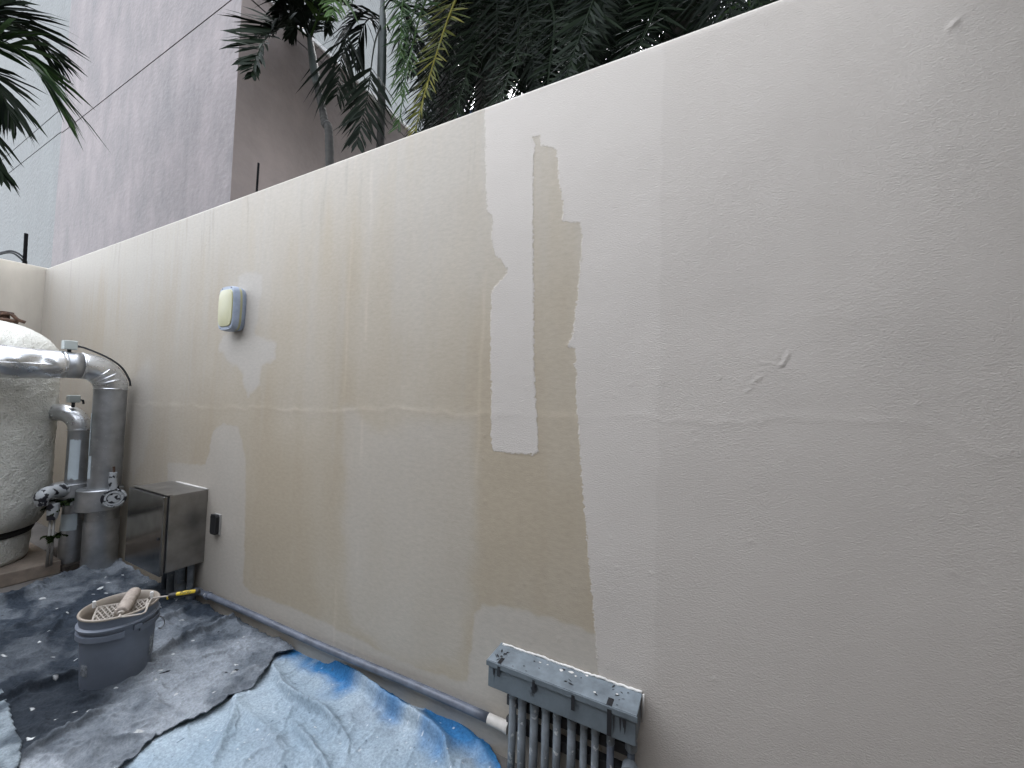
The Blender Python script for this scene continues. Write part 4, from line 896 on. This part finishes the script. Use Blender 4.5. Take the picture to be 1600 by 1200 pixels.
o, me_ = cloth('blue_drop_cloth', blue_px, [
 ([(425, 1048), (440, 1082), (470, 1104), (505, 1122), (530, 1150)], .030, .012, .028),
 ([(508, 1034), (535, 1060), (552, 1072), (600, 1112), (660, 1148), (690, 1175), (704, 1215)], .050, .010, .042),
 ([(455, 1135), (480, 1168), (505, 1205), (520, 1240)], .022, .012, .020),
 ([(368, 1092), (362, 1130), (345, 1165), (330, 1200)], .03, .015, .020),
 ([(372, 1110), (420, 1150), (440, 1195), (430, 1230)], .03, .02, .014),
 ([(560, 1100), (580, 1120), (600, 1150)], .03, .03, .010),
 ([(650, 1110), (700, 1135), (745, 1170), (765, 1200)], .03, .018, .016),
 ([(530, 1150), (545, 1165), (540, 1200)], .012, .012, .010),
 ], hblue, cblue, .0045, .004, 'pale blue stained drop cloth bunched along the foot of the wall')
me_.materials.append(cm)
# dark cloth (upper)
def ridge(n, p=2.): return (1-np.abs(2*n-1))**p
def hdark(X, Y):
    u = X*.86+Y*.5; v_ = -X*.5+Y*.86       # creases run with the weave
    wx = fbm(X*4, Y*4, 172, 2)*.25
    return .008+.014*sstep(.45, .8, fbm(X*3.3, Y*3.3, 171, 3))+.018*ridge(fbm(u*3.0+wx, v_*9+wx*3, 175, 3), 6)+.012*ridge(fbm(u*7, v_*15+wx*4, 177, 3), 5)+(fbm(X*26, Y*26, 178, 2)-.5)*.003+.009*ridge(fbm(u*4+7, v_*11+wx*6, 179, 2), 14)+.007*ridge(fbm(X*8+3, Y*8, 180, 2), 16)
BLK = [tuple(floor(x, y)[:2]) for x, y in ((-60, 1150), (0, 1090), (60, 1070), (130, 1060), (200, 1110), (150, 1130), (90, 1165), (25, 1205), (-60, 1230))]
BLK2 = [tuple(floor(x, y)[:2]) for x, y in ((-80, 1010), (60, 985), (120, 985), (130, 1055), (40, 1080), (-80, 1110))]
def cdark(X, Y):
    n1 = fbm(X*3.0, Y*5, 181, 5); n2 = fbm(X*10, Y*16, 183, 4)
    lt = sstep(-3.3, -2.25, X)*.55+sstep(.42, .66, n1)*.5+ (n2-.5)*.75-.06+.5*sstep(.18, .02, -Y)*sstep(-2.9, -4.2, X)
    k = np.clip(lt, 0, 1)[..., None]
    c = np.array((.040, .050, .064))*(1-k)+np.array((.27, .295, .32))*k
    for P, s_ in ((BLK, .93), (BLK2, .55)):
        b = sstep(-.06, .05, poly_sdf(X, Y, P)+(fbm(X*9, Y*9, 187, 3)-.5)*.14)[..., None]*s_; c = c*(1-b)+np.array((.020, .025, .032))*b
    r = np.random.default_rng(21)
    for q in range(110):
        x, y = r.uniform(-4.2, -2.0), r.uniform(-1.1, -.05); s_ = min(.016, .0032*math.exp(abs(r.normal(0, .75)))); a = .6+r.normal(0, .5); e = r.uniform(1, 2.6)
        dx, dy = X-x, Y-y; u = (dx*math.cos(a)+dy*math.sin(a))/e; v_ = -dx*math.sin(a)+dy*math.cos(a); dm = (u*u+v_*v_ < s_*s_)[..., None]
        c = np.where(dm, np.array((.62, .64, .64)) *r.uniform(.55, 1.) if r.random() < .78 else np.array((.012, .013, .015)), c)
    return c
dark_px = [(-90, 985), (0, 948), (60, 922), (100, 904), (150, 892), (186, 882), (215, 899), (250, 922), (315, 950), (370, 978), (430, 1004), (458, 1022), (432, 1036), (412, 1062), (395, 1080), (360, 1098), (345, 1112), (300, 1136), (246, 1162), (228, 1176), (205, 1200), (120, 1290), (-60, 1420), (-260, 1300)]
o, me_ = cloth('dark_drop_cloth', dark_px, [
 ([(-90, 985), (0, 950), (60, 924), (100, 908), (150, 896), (184, 886)], .05, .018, .024),
 ([(-40, 965), (20, 945), (70, 925)], .03, .02, .03),
 ([(236, 1042), (262, 1026), (285, 1010), (320, 996), (345, 984), (374, 972)], .030, .010, .024),
 ([(243, 984), (270, 972), (306, 952)], .03, .010, .020),
 ([(305, 990), (330, 978), (350, 970)], .015, .008, .010),
 ([(300, 1050), (340, 1035), (372, 1025)], .02, .010, .010),
 ([(-20, 1118), (40, 1092), (90, 1078), (126, 1064)], .045, .012, .030),
 ([(72, 1012), (90, 985), (112, 958)], .03, .015, .018),
 ([(130, 1112), (190, 1095), (250, 1070)], .03, .012, .012),
 ([(20, 1205), (80, 1170), (150, 1134), (160, 1128)], .02, .010, .018),
 ([(170, 1150), (150, 1175), (140, 1200)], .02, .015, .012),
 ([(-20, 1000), (40, 990), (80, 970)], .025, .012, .014),
 ([(330, 1110), (370, 1075), (420, 1042)], .05, .03, .014),
 ([(240, 1000), (262, 985), (250, 970)], .03, .02, .012),
 ], hdark, cdark, .0045, .012, 'dark grey paint-spattered canvas drop cloth under the bucket')
me_.materials.append(cm)
# pale cloth scrap at the bottom-left corner
def hrag(X, Y): return .03+.02*fbm(X*9, Y*9, 191, 3)
def crag(X, Y):
    k = sstep(.35, .65, fbm(X*11, Y*11, 195, 4))[..., None]; return np.array((.07, .085, .10))*(1-k)+np.array((.20, .235, .26))*k
o, me_ = cloth('pale_rag', [(-60, 1070), (0, 1096), (14, 1120), (18, 1150), (30, 1175), (30, 1215), (-30, 1300), (-160, 1260)], [], hrag, crag, .006, .012, 'pale grey blue cloth scrap in the bottom left corner', .02)
me_.materials.append(cm)

# ---------------- rods and cables on the walls behind
mat('rod_steel', (.004, .004, .0042), .8, spec=.05)
a = at(404, 255, 1, 1.0); b = at(401, 302, 1, 1.0)
o = obj('steel_rod', tube([np.array((b[0], b[1], 0)), b, a], .012, 8), 'rod_steel'); tag(o, 'thin dark rod standing in front of the shaded building side', 'rod')
a = at(41, 365, 0, WX0-.1); b = at(38.5, 411, 0, WX0-.1)
o = obj('steel_rod', tube([np.array((b[0], b[1], 2.886)), a], .016, 8), 'rod_steel'); tag(o, 'short dark rod standing on the low return wall beside the cables', 'rod')
for i, pts in enumerate((((42, 409), (34, 400), (22, 393), (8, 393), (-30, 405)), ((40, 412), (30, 402), (18, 395), (0, 397), (-30, 408)))):
    P = spline([at(x, y, 0, WX0-.12) for x, y in pts], 24); P[0] = np.array((P[0][0], P[0][1], 2.888))
    o = obj('black_cable', tube(P, .010, 8), 'cable_black', None, True); tag(o, ['upper black cable looping over the return wall', 'lower black cable looping over the return wall'][i], 'cable', 'cables on the return wall')
